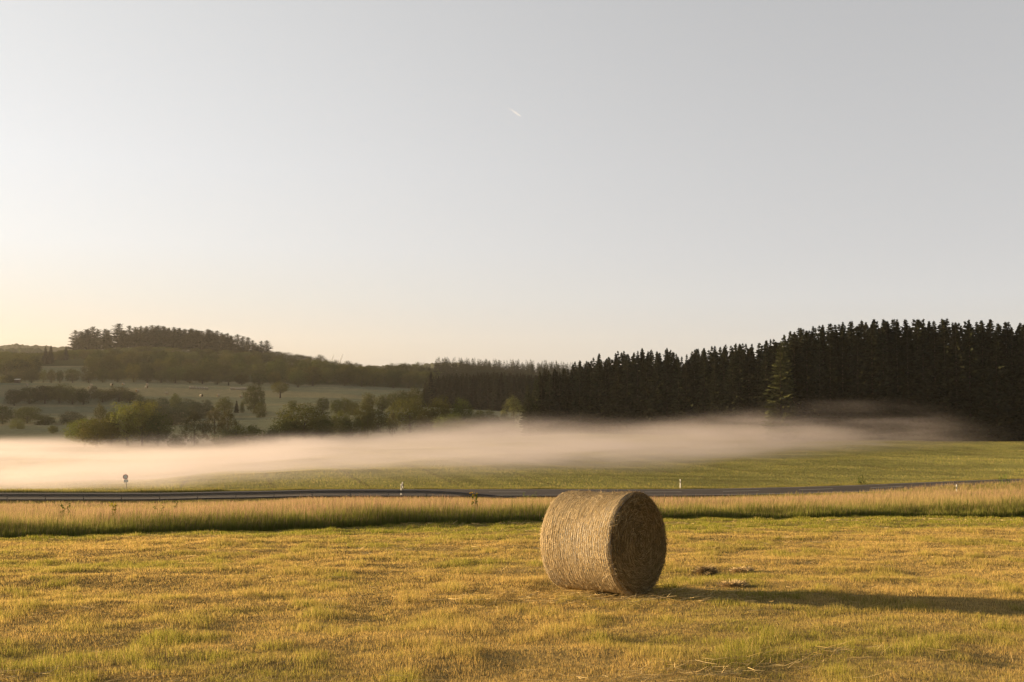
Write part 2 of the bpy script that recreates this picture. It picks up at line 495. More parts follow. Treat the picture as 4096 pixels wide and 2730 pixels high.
# ------------------------------------------------------------------ delineator posts and the round sign
def delineator(px, py_top, Y, lean, label):
    p = P(px, py_top, Y)
    root = bpy.data.objects.new("delineator_post", None); COL.objects.link(root)
    root.location = (p.x, Y, p.z - 1.05)
    root.rotation_euler = (0, lean, R.uniform(-0.2, 0.2))
    tag(root, label, "delineator post", "white roadside delineator posts")
    def sec(z0, z1, mat, name, g=0.0):
        b = MB(); w, d = 0.075 + g, 0.055 + g
        sh = [(-w, 0.03), (-w * 0.4, -d), (w * 0.4, -d), (w, 0.03), (w * 0.5, 0.05), (-w * 0.5, 0.05)]
        V = [(x, y, z0) for x, y in sh] + [(x, y, z1 + (0.05 * (y + d) if name == "cap" else 0)) for x, y in sh]
        n = len(sh)
        Fq = [[i, (i + 1) % n, n + (i + 1) % n, n + i] for i in range(n)] + [[0, 5, 4, 3], [0, 3, 2, 1], [6, 7, 8, 9], [6, 9, 10, 11]]
        b.add(V, Fq)
        return mk_obj(name, b.build(name, mat), root)
    sec(-0.25, 0.62, M_white, "shaft"); sec(0.62, 0.87, M_black, "black_band", 0.002); sec(0.87, 1.05, M_white, "cap")
    b = MB(); b.box((0, -0.062, 0.76), (0.05, 0.008, 0.17))
    mk_obj("reflector", b.build("reflector", M_refl), root)
delineator(1606, 1936, 121.4, 0.0, "shorter white delineator post standing upright, left one of the pair at the guard rail")
delineator(1613, 1929, 129.4, -0.07, "taller leaning white delineator post, right one of the pair at the guard rail")
delineator(2722, 1918, 129.6, 0.0, "white delineator post standing alone between road and green field, right of the bale")
delineator(3827, 1939, 103.0, 0.0, "white delineator post half sunk in tall golden grass far to the right")

def sign():
    Y = 136.0
    p = P(503, 1908, Y); g = P(509, 1975, Y)
    root = bpy.data.objects.new("traffic_sign", None); COL.objects.link(root)
    root.location = (g.x, Y, g.z - 0.2)
    tag(root, "round traffic sign above a small rectangular plate, on a leaning grey pole in the mist", "traffic sign")
    lean = math.atan2(p.x - g.x, p.z - g.z)
    root.rotation_euler = (0, lean, math.radians(6))
    Lh = (p.z - g.z) + 0.2
    b = MB(); b.tube([(0, 0.03, -0.6), (0, 0.03, Lh + 0.25)], [0.032, 0.032], 10)
    mk_obj("pole", b.build("pole", M_steel, smooth=True), root)
    def disc(r0, r1, y, t, mat, name, par):
        b = MB(); n = 32; V = []; Fq = []
        for r in (r0, r1):
            for yy in (y - t, y):
                V += [(r * math.cos(2 * math.pi * i / n), yy, Lh + r * math.sin(2 * math.pi * i / n)) for i in range(n)]
        for i in range(n):
            j = (i + 1) % n
            Fq += [[i, j, 2 * n + j, 2 * n + i], [n + j, n + i, 3 * n + i, 3 * n + j], [2 * n + i, 2 * n + j, 3 * n + j, 3 * n + i], [j, i, n + i, n + j]]
        b.add(V, Fq); return mk_obj(name, b.build(name, mat), par)
    d = disc(0.002, 0.235, -0.006, 0.004, M_sign, "sign_disc", root)
    disc(0.236, 0.30, -0.004, 0.008, M_red, "red_rim", d)
    b = MB(); zc = Lh - 0.30 - 0.19
    b.box((0.02, -0.004, zc), (0.47, 0.004, 0.34)); pl = mk_obj("plate", b.build("plate", M_sign), root)
    b = MB()
    for x0, x1, z0, z1 in ((-0.215, 0.255, 0.155, 0.163), (-0.215, 0.255, -0.163, -0.155)): b.box(((x0 + x1) / 2, -0.008, zc + (z0 + z1) / 2), (x1 - x0, 0.003, z1 - z0))
    for x0 in (-0.207, 0.247): b.box((x0, -0.008, zc), (0.008, 0.003, 0.31))
    mk_obj("black_border", b.build("black_border", M_black), pl)
sign()

# ------------------------------------------------------------------ blades of grass (one mesh each)
def blades(name, x, y, hgt, wid, col0, col1, mat, lean=0.35, seed=1, z=None, mid=False, dirx=None):
    r = np.random.default_rng(seed); n = len(x)
    z = H(x, y) if z is None else z
    a = r.uniform(0, 2 * np.pi, n); la = r.uniform(0, 2 * np.pi, n); ll = np.abs(r.normal(0, lean, n)) * hgt
    dx, dy = np.cos(a) * wid / 2, np.sin(a) * wid / 2
    tx, ty = np.cos(la) * ll, np.sin(la) * ll
    if dirx is not None: tx = tx + dirx * hgt
    z0 = z - 0.02
    A = np.stack([x - dx, y - dy, z0], 1); B = np.stack([x + dx, y + dy, z0], 1)
    if mid:
        C = np.stack([x + tx * 0.4 + dx * 0.8, y + ty * 0.4 + dy * 0.8, z + hgt * 0.6], 1); D = np.stack([x + tx * 0.4 - dx * 0.8, y + ty * 0.4 - dy * 0.8, z + hgt * 0.6], 1)
        T = np.stack([x + tx, y + ty, z + hgt], 1)
        V = np.stack([A, B, C, D, T], 1).reshape(-1, 3)
        k = np.arange(n) * 5
        FA = np.concatenate([np.stack([k, k + 1, k + 2], 1), np.stack([k, k + 2, k + 3], 1), np.stack([k + 3, k + 2, k + 4], 1)])
        cm = col0 * 0.6 + col1 * 0.4
        c = np.stack([col0, col0, cm, cm, col1], 1).reshape(-1, 3)
    else:
        T = np.stack([x + tx, y + ty, z + hgt], 1)
        V = np.stack([A, B, T], 1).reshape(-1, 3)
        k = np.arange(n) * 3
        FA = np.stack([k, k + 1, k + 2], 1)
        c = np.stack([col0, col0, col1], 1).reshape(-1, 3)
    return mk_obj(name, mk_mesh(name, V, FA, mat, c))

def sample_field(n, y0, y1, p, margin=2.5, k=0.47, seed=0):
    """points over the visible wedge with density ~ y**-p"""
    r = np.random.default_rng(seed)
    e = 2 - p
    yy = (r.uniform(0, 1, n) * (y1 ** e - y0 ** e) + y0 ** e) ** (1 / e) if abs(e) > 1e-6 else y0 * (y1 / y0) ** r.uniform(0, 1, n)
    xx = r.uniform(-1, 1, n) * (k * yy + margin)
    return xx, yy

def windrow(x, y):
    """0..1 where dried hay still lies in wavy rows"""
    s = (y - 0.22 * x) + 2.6 * vnoise(x / 5, y / 5, 61)
    d = np.abs(((s + 1.5) % 4.6) - 2.3)
    return np.clip(1 - d / 0.45, 0, 1) * sstep(0.45, 0.75, fbm(x / 1.6, y / 1.6, 63))

def mowed():
    n = 1150000
    x, y = sample_field(n, 7.4, 38.5, 1.35, seed=1)
    k = (y < yb(x) + 0.05)
    # not under the bale
    dx, dy = x - 1.19, y - 14.97
    k &= ~(((dx * 0.77 - dy * 0.64) ** 2 < 0.52 ** 2) & ((dx * 0.64 + dy * 0.77) ** 2 < 0.28 ** 2))
    x, y = x[k], y[k]; n = len(x)
    r = np.random.default_rng(2)
    patch = fbm(x / 0.42, y / 0.55, 5); big = fbm(x / 2.6, y / 2.4, 8); tuft = vnoise(x / 0.14, y / 0.14, 12)
    w = windrow(x, y)
    hgt = (0.014 + 0.062 * patch * tuft + 0.085 * np.clip(patch - 0.5, 0, 1) * 2) * r.uniform(0.6, 1.3, n) * (1 - 0.5 * w)
    wid = 0.0042 * np.maximum(1, y / 9.5) * r.uniform(0.7, 1.3, n)
    gw = np.interp(x, [-14, -6, 0, 20], [0.6, 2.6, 5.6, 6.6])
    gz = sstep(-1.2, 0.8, y - yb(x) + gw + (vnoise(x / 3, y / 3, 15) - 0.5) * 2.0)  # greener strip along the tall grass
    g = np.clip(sstep(0.40, 0.72, big * 0.5 + 0.5 * patch) * 0.85 + (r.uniform(0, 1, n) < 0.12) * 0.8 + gz, 0, 1)
    straw = np.array([0.60, 0.42, 0.15]); green = np.array([0.275, 0.28, 0.045]); pale = np.array([0.62, 0.46, 0.18])
    c = straw[None] * (1 - g[:, None]) + green[None] * g[:, None]
    c = np.where((r.uniform(0, 1, n) < 0.16)[:, None], pale[None], c)
    c = c * r.uniform(0.62, 1.32, n)[:, None]
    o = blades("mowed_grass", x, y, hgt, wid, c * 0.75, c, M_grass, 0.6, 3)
    tag(o, "short mowed golden and green grass stubble covering the field around the bale", "grass", kind="stuff")
mowed()

def tall():
    n = 430000
    x, y = sample_field(n, 24, 117.5, 1.85, margin=4, k=0.50, seed=21)
    # more of them along the front edge
    r = np.random.default_rng(22)
    m = 45000
    xe = r.uniform(-22, 24, m); ye = yb(xe) + r.exponential(1.4, m)
    x = np.concatenate([x, xe]); y = np.concatenate([y, ye])
    k = (y > yb(x)) & (y < yroad(x) - 4.3)
    x, y = x[k], y[k]; n = len(x)
    p = fbm(x / 7, y / 5, 25); q = fbm(x / 1.2, y / 1.2, 27)
    hgt = (0.24 + 0.42 * q + 0.42 * (p - 0.42)) * r.uniform(0.6, 1.2, n)
    ur = 2048 + F * x / y
    hgt *= 1 - 0.45 * sstep(-9, -6, y - yroad(x)) * (1 - sstep(2700, 3300, ur)) + 0.25 * sstep(3200, 3700, ur)
    hgt *= 0.45 + 0.55 * sstep(0.0, 1.3, y - yb(x))
    wid = 0.005 * np.maximum(1, y / 17) * r.uniform(0.7, 1.4, n)
    base = np.array([0.13, 0.155, 0.03])[None] * r.uniform(0.8, 1.25, n)[:, None]
    tan = np.array([0.48, 0.33, 0.17]); pink = np.array([0.46, 0.28, 0.195]); grn = np.array([0.24, 0.235, 0.06])
    f = sstep(0.42, 0.62, p)[:, None]
    top = tan * (1 - f) + pink * f
    g = (r.uniform(0, 1, n) < 0.14 + 0.7 * sstep(-9.5, -7.5, y - yroad(x)))[:, None]
    g = g | ((r.uniform(0, 1, n) < 0.8 * (1 - sstep(0.4, 2.6, y - yb(x))))[:, None])
    top = np.where(g, grn, top) * r.uniform(0.8, 1.25, n)[:, None]
    o = blades("tall_grass", x, y, hgt, wid, base, top, M_grass, 0.22, 23, mid=True, dirx=0.08)
    tag(o, "tall uncut tan and pinkish meadow grass between the mowed field and the road", "tall grass", kind="stuff")
tall()

def verge():
    r = np.random.default_rng(31)
    n = 60000
    x = r.uniform(-75, 95, n); y = yroad(x) + 4.3 + r.exponential(0.8, n)
    u = 2048 + F * x / y
    hgt = (0.10 + 0.22 * fbm(x / 3, y / 2, 33)) * r.uniform(0.6, 1.3, n)
    hgt *= np.where(u < 900, 1.9, 1.0)
    hgt = np.where(u > 3300, hgt * 1.3, hgt)
    wid = 0.035 * r.uniform(0.6, 1.4, n)
    c0 = np.array([0.12, 0.13, 0.035])[None].repeat(n, 0); c1 = np.where((r.uniform(0, 1, n) < 0.5)[:, None], np.array([0.38, 0.28, 0.11]), np.array([0.2, 0.21, 0.05]))
    o = blades("verge_grass", x, y, hgt, wid, c0, c1, M_grass, 0.3, 34)
    tag(o, "ragged strip of roadside grass along the far edge of the road", "grass", kind="stuff")
verge()

def field_crop():
    r = np.random.default_rng(41)
    n = 260000
    x, y = sample_field(n, 129, 262, 1.6, margin=6, k=0.5, seed=42)
    k = y > yroad(x) + 4.8
    x, y = x[k], y[k]; n = len(x)
    rows = vnoise((x + 0.35 * y) / 2.6, y / 60, 41) * 0.5 + vnoise((x * 0.15 + y) / 1.8, x / 25, 43) * 0.5
    lane = (np.abs(((x + 0.25 * y) % 11.0) - 5.5) < 0.30)
    hgt = (0.05 + 0.16 * rows) * r.uniform(0.6, 1.3, n)
    hgt = np.where(lane, hgt * 0.5, hgt)
    wid = 0.055 * r.uniform(0.6, 1.4, n) * y / 160
    g = np.array([0.29, 0.275, 0.075]); s = np.array([0.44, 0.35, 0.15])
    c = np.where((r.uniform(0, 1, n) < 0.25)[:, None], s, g) * (0.62 + 0.76 * rows)[:, None] * r.uniform(0.8, 1.2, n)[:, None]
    o = blades("field_grass", x, y, hgt, wid, c * 0.7, c, M_grass, 0.5, 43)
    tag(o, "low green grass of the field beyond the road", "grass", kind="stuff")
field_crop()

# strands: thin bent strips lying on a surface
def strands(name, C, D, N, L, W, cols, mat, parent=None, bend=0.15, seed=5, up=0.10, tilt=0.9):
    """C centre, D unit direction, N surface normal, L length, W width"""
    r = np.random.default_rng(seed); n = len(C)
    S = np.cross(D, N); S /= np.linalg.norm(S, axis=1)[:, None] + 1e-9
    b = (r.normal(0, bend, n) * L)[:, None]; lift = (np.abs(r.normal(0, up, n)) * L)[:, None]
    P0 = C - D * L[:, None] / 2 + S * b; P1 = C - S * b * 0.3; P2 = C + D * L[:, None] / 2 + S * b * 0.6 + N * lift
    ta = r.uniform(-tilt, tilt, n)[:, None]
    tw = (S * np.cos(ta) + N * np.sin(ta)) * W[:, None] / 2
    V = np.stack([P0 - tw, P0 + tw, P1 - tw, P1 + tw, P2 - tw * 0.5, P2 + tw * 0.5], 1).reshape(-1, 3)
    k = np.arange(n) * 6
    FA = np.concatenate([np.stack([k, k + 1, k + 3, k + 2], 1), np.stack([k + 2, k + 3, k + 5, k + 4], 1)])
    c = np.repeat(cols, 6, 0)
    return mk_obj(name, mk_mesh(name, V, FA, mat, c), parent)

def loose_straw():
    r = np.random.default_rng(51)
    x, y = sample_field(420000, 7.4, 34, 1.3, seed=52)
    w = windrow(x, y)
    k = (r.uniform(0, 1, len(x)) < 0.002 + 0.16 * w) & (y < yb(x) - 0.5)
    # straw lies thick along the row that runs right of the bale
    x, y = x[k], y[k]
    xb, yb2 = r.normal(1.1, 1.1, 700), r.normal(14.3, 0.45, 700)
    x = np.concatenate([x, xb]); y = np.concatenate([y, yb2]); n = len(x)
    z = H(x, y) + r.uniform(0.02, 0.07, n)
    a = r.uniform(-0.9, 0.9, n) + 0.1
    D = np.stack([np.cos(a), np.sin(a), r.normal(0, 0.1, n)], 1); D /= np.linalg.norm(D, axis=1)[:, None]
    N = np.tile([0, 0.07, 1.0], (n, 1))
    L = r.uniform(0.05, 0.26, n); W = 0.0045 * np.maximum(1, y / 10) * r.uniform(0.7, 1.2, n)
    cols = np.where((r.uniform(0, 1, n) < 0.6)[:, None], np.array([0.62, 0.47, 0.23]), np.array([0.45, 0.32, 0.14])) * r.uniform(0.75, 1.2, n)[:, None]
    o = strands("loose_straw", np.stack([x, y, z], 1), D, N, L, W, cols, M_straw, seed=53)
    tag(o, "loose stalks of dry hay lying in thin rows on the mowed field", "straw", kind="stuff")
loose_straw()

# ------------------------------------------------------------------ the hay bale
BR, BW = 0.66, 1.12
def bale_radius(xl, th):
    sag = 0.012 * np.cos(np.pi * xl / BW) ** 2
    flat = 0.035 * np.exp(-((np.sin(th) + 1) / 0.12) ** 2)
    return BR - sag - flat + 0.014 * (vnoise(xl * 3 + 5, th * 2.2, 71) - 0.5) + 0.0045 * np.sin(2 * np.pi * xl / 0.033 + 3 * vnoise(xl * 2, th * 1.0, 73))

def mat_hay(name, scale_vec, c0, c1):
    m, n, l = newmat(name)
    tc = n.new("ShaderNodeTexCoord"); mp = n.new("ShaderNodeMapping"); mp.inputs["Scale"].default_value = scale_vec
    t = n.new("ShaderNodeTexNoise"); t.inputs["Scale"].default_value = 1.0; t.inputs["Detail"].default_value = 6; t.inputs["Roughness"].default_value = 0.7
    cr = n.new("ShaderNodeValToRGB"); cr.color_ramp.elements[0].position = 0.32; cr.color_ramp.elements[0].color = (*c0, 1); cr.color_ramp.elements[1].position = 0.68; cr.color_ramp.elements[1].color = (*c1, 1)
    b = n.new("ShaderNodeBsdfDiffuse"); bp = n.new("ShaderNodeBump"); bp.inputs["Strength"].default_value = 0.8; bp.inputs["Distance"].default_value = 0.01
    o = n.new("ShaderNodeOutputMaterial")
    l.new(tc.outputs["Object"], mp.inputs["Vector"]); l.new(mp.outputs[0], t.inputs["Vector"]); l.new(t.outputs[0], cr.inputs[0]); l.new(cr.outputs[0], b.inputs[0])
    l.new(t.outputs[0], bp.inputs["Height"]); l.new(bp.outputs[0], b.inputs["Normal"]); l.new(b.outputs[0], o.inputs[0])
    return m
M_haycore = mat_hay("hay_rolled", (60, 9, 9), (0.08, 0.055, 0.03), (0.26, 0.19, 0.10))  # core colour darkened so the grooves between ridges read as shaded
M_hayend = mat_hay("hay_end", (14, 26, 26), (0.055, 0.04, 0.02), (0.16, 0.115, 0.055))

def bale():
    root = bpy.data.objects.new("hay_bale", None); COL.objects.link(root)
    cx, cy = 1.20, 14.97
    up = Matrix.Rotation(-math.atan(SL), 4, 'X')
    zg = float(Hs(np.array([cx]), np.array([cy]))[0]) + 0.015
    root.matrix_world = Matrix.Translation((cx, cy, zg)) @ up @ Matrix.Rotation(math.radians(-39.7), 4, 'Z')
    tag(root, "big round bale of dry hay standing on its curved side in the foreground field", "hay bale")
    r = np.random.default_rng(81)
    na, nx = 300, 180
    th = np.linspace(0, 2 * np.pi, na, endpoint=False); xl = np.linspace(-BW / 2, BW / 2, nx)
    XL, TH = np.meshgrid(xl, th, indexing='ij')
    edge = np.minimum(BW / 2 - np.abs(XL), 0.07) / 0.07
    RR = bale_radius(XL, TH) - 0.07 * (1 - np.sqrt(np.clip(1 - (1 - edge) ** 2, 0, 1)))
    zc = BR - 0.03
    V = np.stack([XL, RR * np.cos(TH), zc + RR * np.sin(TH)], -1).reshape(-1, 3)
    i, j = np.meshgrid(np.arange(nx - 1), np.arange(na), indexing='ij')
    a = (i * na + j).ravel(); b_ = (i * na + (j + 1) % na).ravel()
    FA = np.stack([a, b_, b_ + na, a + na], 1)
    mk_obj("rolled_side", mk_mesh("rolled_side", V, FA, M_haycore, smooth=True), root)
    # two ends
    for s in (1, -1):
        nr = 60; rr = np.linspace(0.0, 1, nr)
        RRg, THg = np.meshgrid(rr, th, indexing='ij')
        rim = (RR[-1] if s > 0 else RR[0])
        rad = RRg * rim[None, :]
        bul = 0.012 * (1 - RRg ** 2) + 0.010 * np.sin(RRg * 60 + THg) * (RRg < 0.97) * vnoise(RRg * 8, THg * 2, 85) + 0.02 * (vnoise(rad * np.cos(THg) * 6 + 20, rad * np.sin(THg) * 6 + 20, 87) - 0.5) * (RRg < 0.98)
        V = np.stack([s * (BW / 2 + bul - 0.002), rad * np.cos(THg), zc + rad * np.sin(THg)], -1).reshape(-1, 3)
        i, j = np.meshgrid(np.arange(nr - 1), np.arange(na), indexing='ij')
        a = (i * na + j).ravel(); b_ = (i * na + (j + 1) % na).ravel()
        FA = np.stack([a, b_, b_ + na, a + na], 1)
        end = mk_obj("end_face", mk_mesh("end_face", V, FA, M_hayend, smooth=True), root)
        if s > 0:
            n = 15000
            q = np.sqrt(r.uniform(0.0, 1, n)); t = r.uniform(0, 2 * np.pi, n)
            rad = q * (BR - 0.05)
            C = np.stack([np.full(n, BW / 2) + 0.012 * (1 - q ** 2) + r.uniform(0.0, 0.022, n), rad * np.cos(t), zc + rad * np.sin(t)], 1)
            jt = r.normal(0, 0.38, n); D = np.stack([0 * t, -np.sin(t + jt), np.cos(t + jt)], 1)
            N = np.tile([1.0, 0, 0], (n, 1))
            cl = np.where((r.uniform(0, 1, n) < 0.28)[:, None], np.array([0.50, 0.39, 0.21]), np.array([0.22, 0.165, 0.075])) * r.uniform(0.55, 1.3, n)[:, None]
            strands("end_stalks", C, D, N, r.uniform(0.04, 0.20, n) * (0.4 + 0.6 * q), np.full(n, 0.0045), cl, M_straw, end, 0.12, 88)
    # stalks pressed on the curved side, in bands along the net
    n = 62000
    xl = r.uniform(-BW / 2, BW / 2, n); t = r.uniform(0, 2 * np.pi, n)
    xl = np.where(r.uniform(0, 1, n) < 0.86, np.round(xl / 0.033) * 0.033 + 0.008 + r.normal(0, 0.004, n), xl)
    e = np.minimum(BW / 2 - np.abs(xl), 0.07) / 0.07; e = np.clip(e, 0, 1)
    rad = bale_radius(xl, t) - 0.07 * (1 - np.sqrt(np.clip(1 - (1 - e) ** 2, 0, 1))) + r.uniform(0.0, 0.005, n)
    N = np.stack([0 * t, np.cos(t), np.sin(t)], 1)
    C = np.stack([xl, 0 * t, 0 * t + zc], 1) + N * rad[:, None]
    tang = np.stack([0 * t, -np.sin(t), np.cos(t)], 1)
    jt = np.where(r.uniform(0, 1, n) < 0.13, r.normal(0, 0.9, n), r.normal(0, 0.11, n))
    D = tang * np.cos(jt)[:, None] + np.array([[1.0, 0, 0]]) * np.sin(jt)[:, None]
    cl = np.where((r.uniform(0, 1, n) < 0.45)[:, None], np.array([0.78, 0.63, 0.40]), np.array([0.54, 0.40, 0.21])) * r.uniform(0.6, 1.2, n)[:, None]
    strands("side_stalks", C, D, N, r.uniform(0.03, 0.15, n), r.uniform(0.002, 0.004, n), cl, M_straw, root, 0.05, 89, up=0.02, tilt=0.4)
    # net wrap: fine pale threads round the roll, folded over the right-hand rim
    mb_v = []; mb_f = []; k = 0; seg = 180
    tt = np.linspace(0, 2 * np.pi, seg, endpoint=False)
    for xc in list(np.arange(-BW / 2 + 0.02, BW / 2, 0.033)):
        e = min(BW / 2 - abs(xc), 0.07) / 0.07
        rad = bale_radius(np.full(seg, xc), tt) - 0.07 * (1 - math.sqrt(max(0, 1 - (1 - e) ** 2))) + 0.0035
        wob = xc + 0.003 * np.sin(tt * 5 + xc * 40)
        for dxx in (-0.0018, 0.0018):
            mb_v.append(np.stack([wob + dxx, rad * np.cos(tt), zc + rad * np.sin(tt)], 1))
        for q in range(seg):
            q2 = (q + 1) % seg
            mb_f.append([k + q, k + q2, k + seg + q2, k + seg + q])
        k += 2 * seg
    V = np.concatenate(mb_v)
    mk_obj("net_wrap", mk_mesh("net_wrap", V, mb_f, mat_pbr("net_thread", (0.55, 0.53, 0.50), 0.4)), root)
    n = 6000
    t = r.uniform(0, 2 * np.pi, n); al = r.uniform(-0.2, 1.1, n)
    N = np.stack([np.sin(al), np.cos(al) * np.cos(t), np.cos(al) * np.sin(t)], 1)
    C = np.stack([BW / 2 - 0.07 + 0.072 * np.sin(al), (BR - 0.085 + 0.075 * np.cos(al)) * np.cos(t), zc + (BR - 0.085 + 0.075 * np.cos(al)) * np.sin(t)], 1)
    tang = np.stack([0 * t, -np.sin(t), np.cos(t)], 1)
    jt = r.normal(0, 0.25, n); ax = np.cross(N, tang)
    D = tang * np.cos(jt)[:, None] + ax * np.sin(jt)[:, None]
    cl = np.array([0.64, 0.58, 0.48])[None] * r.uniform(0.5, 1.2, n)[:, None]
    strands("net_edge", C, D, N, r.uniform(0.03, 0.09, n), np.full(n, 0.0035), cl, M_straw, root, 0.05, 90, up=0.02)
    # wild stalks sticking out of the silhouette
    n = 900
    xl = r.uniform(-BW / 2, BW / 2, n); t = r.uniform(0, 2 * np.pi, n)
    N = np.stack([0 * t, np.cos(t), np.sin(t)], 1); C = np.stack([xl, 0 * t, 0 * t + zc], 1) + N * (BR + 0.005)
    D = np.stack([r.normal(0, 1, n), r.normal(0, 1, n), r.normal(0, 1, n)], 1) + N * 0.25; D /= np.linalg.norm(D, axis=1)[:, None]
    cl = np.array([0.58, 0.44, 0.22])[None] * r.uniform(0.7, 1.2, n)[:, None]
    strands("stray_stalks", C, D, N, r.uniform(0.03, 0.10, n), np.full(n, 0.0028), cl, M_straw, root, 0.15, 91)
bale()

def clump(px, py, wpx, hh, label, dark=1.0):
    s = (py - 1550) / F
    Y = CAMZ / (s - SL)
    x = xpx(px, Y); z = h1(x, Y); w = wpx / F * Y
    root = mk_obj("hay_clump", None) if False else None
    r = np.random.default_rng(int(px))
    n = 2200
    a = r.uniform(0, 2 * np.pi, n); q = np.sqrt(r.uniform(0, 1, n)); h = hh * (1 - q ** 2) * r.uniform(0.1, 1.0, n)
    C = np.stack([q * np.cos(a) * w / 2, q * np.sin(a) * w * 0.32, h], 1)
    b = r.normal(0.0, 0.7, n); D = np.stack([np.cos(b), np.sin(b), r.normal(0, 0.25, n)], 1); D /= np.linalg.norm(D, axis=1)[:, None]
    N = np.tile([0, 0, 1.0], (n, 1))
    cl = np.where((r.uniform(0, 1, n) < 0.3)[:, None], np.array([0.5, 0.37, 0.18]), np.array([0.24, 0.185, 0.105]) * dark) * r.uniform(0.7, 1.2, n)[:, None]
    o = strands("hay_clump", C, D, N, r.uniform(0.06, 0.24, n), np.full(n, 0.007), cl, M_straw, None, 0.3, 92)
    o.location = (x, Y, z + 0.015)
    tag(o, label, "hay clump")
clump(2822, 2283, 50, 0.085, "small dark heap of dropped hay on the stubble just right of the bale", 1.4)
clump(2965, 2277, 46, 0.014, "flat pale wisp of dropped hay to the right of the small dark heap", 2.4)
clump(2930, 2340, 60, 0.010, "thin scatter of hay on the stubble just above the bale's shadow", 2.4)

# ------------------------------------------------------------------ trees
def quads(C, N, S, r, jitter=0.8, aspect=1.0):
    """leaf-clump quads: centres C, rough normals N, sizes S"""
    n = len(C)
    N = N + r.normal(0, jitter, (n, 3)); N /= np.linalg.norm(N, axis=1)[:, None] + 1e-9
    A = np.cross(N, r.normal(0, 1, (n, 3))); A /= np.linalg.norm(A, axis=1)[:, None] + 1e-9
    B = np.cross(N, A)
    A = A * S[:, None] * 0.5 * aspect; B = B * S[:, None] * 0.5
    f = r.uniform(0.5, 1.0, (n, 4))
    V = np.stack([C - A * f[:, :1], C - B * f[:, 1:2], C + A * f[:, 2:3], C + B * f[:, 3:]], 1).reshape(-1, 3)
    k = np.arange(n) * 4
    return V, np.stack([k, k + 1, k + 2, k + 3], 1)

def crown_mesh(seed, kind="round", base=(0.068, 0.072, 0.020)):
    """unit-height broadleaf crown, about unit width (scaled later): lumpy shell of leaf clumps round a filled core"""
    r = np.random.default_rng(seed)
    cfg = {"round": (0.50, 0.41, 0.47, 46, 0.115, 100, 0.030), "bush": (0.36, 0.42, 0.58, 40, 0.12, 100, 0.034),
           "airy": (0.52, 0.40, 0.47, 60, 0.085, 72, 0.027), "oak": (0.62, 0.45, 0.34, 46, 0.11, 85, 0.030)}[kind]
    zc, rx, rz, nb, br0, per, leaf = cfg
    lump = lambda d: 0.82 + 0.36 * vnoise(d[:, 0] * 1.8 + 9, d[:, 1] * 1.8 + d[:, 2] * 1.7 + 9, seed)
    g = np.arange(nb); ph = np.arccos(1 - 2 * (g + 0.5) / nb); th = g * 2.39996 + r.uniform(0, 6)
    D0 = np.stack([np.sin(ph) * np.cos(th), np.sin(ph) * np.sin(th), np.cos(ph)], 1) + r.normal(0, 0.12, (nb, 3))
    D0 /= np.linalg.norm(D0, axis=1)[:, None]
    rad = lump(D0) * r.uniform(0.78, 1.02, nb)
    B = D0 * rad[:, None] * np.array([rx - br0 * 0.5, rx - br0 * 0.5, rz - br0 * 0.5])
    B[:, 2] += zc
    kk = np.clip((zc - B[:, 2]) / rz, 0, 0.97)
    if kind in ('round', 'airy', 'bush'): B[:, :2] *= np.minimum(1.9, (1 - kk ** 4) / np.sqrt(1 - kk ** 2))[:, None]
    if kind == "airy": B[:, :2] *= (1.15 - 0.75 * np.clip((B[:, 2] - 0.4) / 0.6, 0, 1))[:, None]
    keep = B[:, 2] > 0.02
    B = B[keep]
    Cs, Ns, cb = [], [], []
    for b in B:
        n = per; br = br0 * r.uniform(0.7, 1.3)
        d = r.normal(0, 1, (n, 3)); d /= np.linalg.norm(d, axis=1)[:, None]
        q = r.uniform(0.55, 1.1, n)
        Cs.append(b + d * (q * br)[:, None]); Ns.append(d + (b - np.array([0, 0, zc])) * 0.8)
        cb.append(np.full(n, r.uniform(0.8, 1.2)))
    nin = 1500 if kind in ("round", "bush") else 300
    d = r.normal(0, 1, (nin, 3)); d /= np.linalg.norm(d, axis=1)[:, None]
    C_ = d * r.uniform(0.3, 0.8, nin)[:, None] * np.array([rx, rx, rz]); C_[:, 2] += zc
    Cs.append(C_); Ns.append(d); cb.append(np.full(nin, 0.9))
    C = np.concatenate(Cs); N = np.concatenate(Ns); cb = np.concatenate(cb)
    n2 = len(C) // 6
    k = r.integers(0, len(C), n2)
    C = np.concatenate([C, C[k] + N[k] * r.uniform(0.01, 0.04, n2)[:, None]]); N = np.concatenate([N, N[k]]); cb = np.concatenate([cb, cb[k]])
    C[:, 2] = np.abs(C[:, 2]) 
    S = leaf * r.uniform(0.6, 1.4, len(C)); S[900 * 0:] = S
    V, FA = quads(C, N, S, r, 0.32)
    V[:, 2] = np.minimum(V[:, 2], 1.02)
    base = np.array(base)
    col = np.repeat(base[None] * (cb * r.uniform(0.75, 1.3, len(C)))[:, None], 4, 0)
    return mk_mesh("crown", V, FA, M_leaf, col)

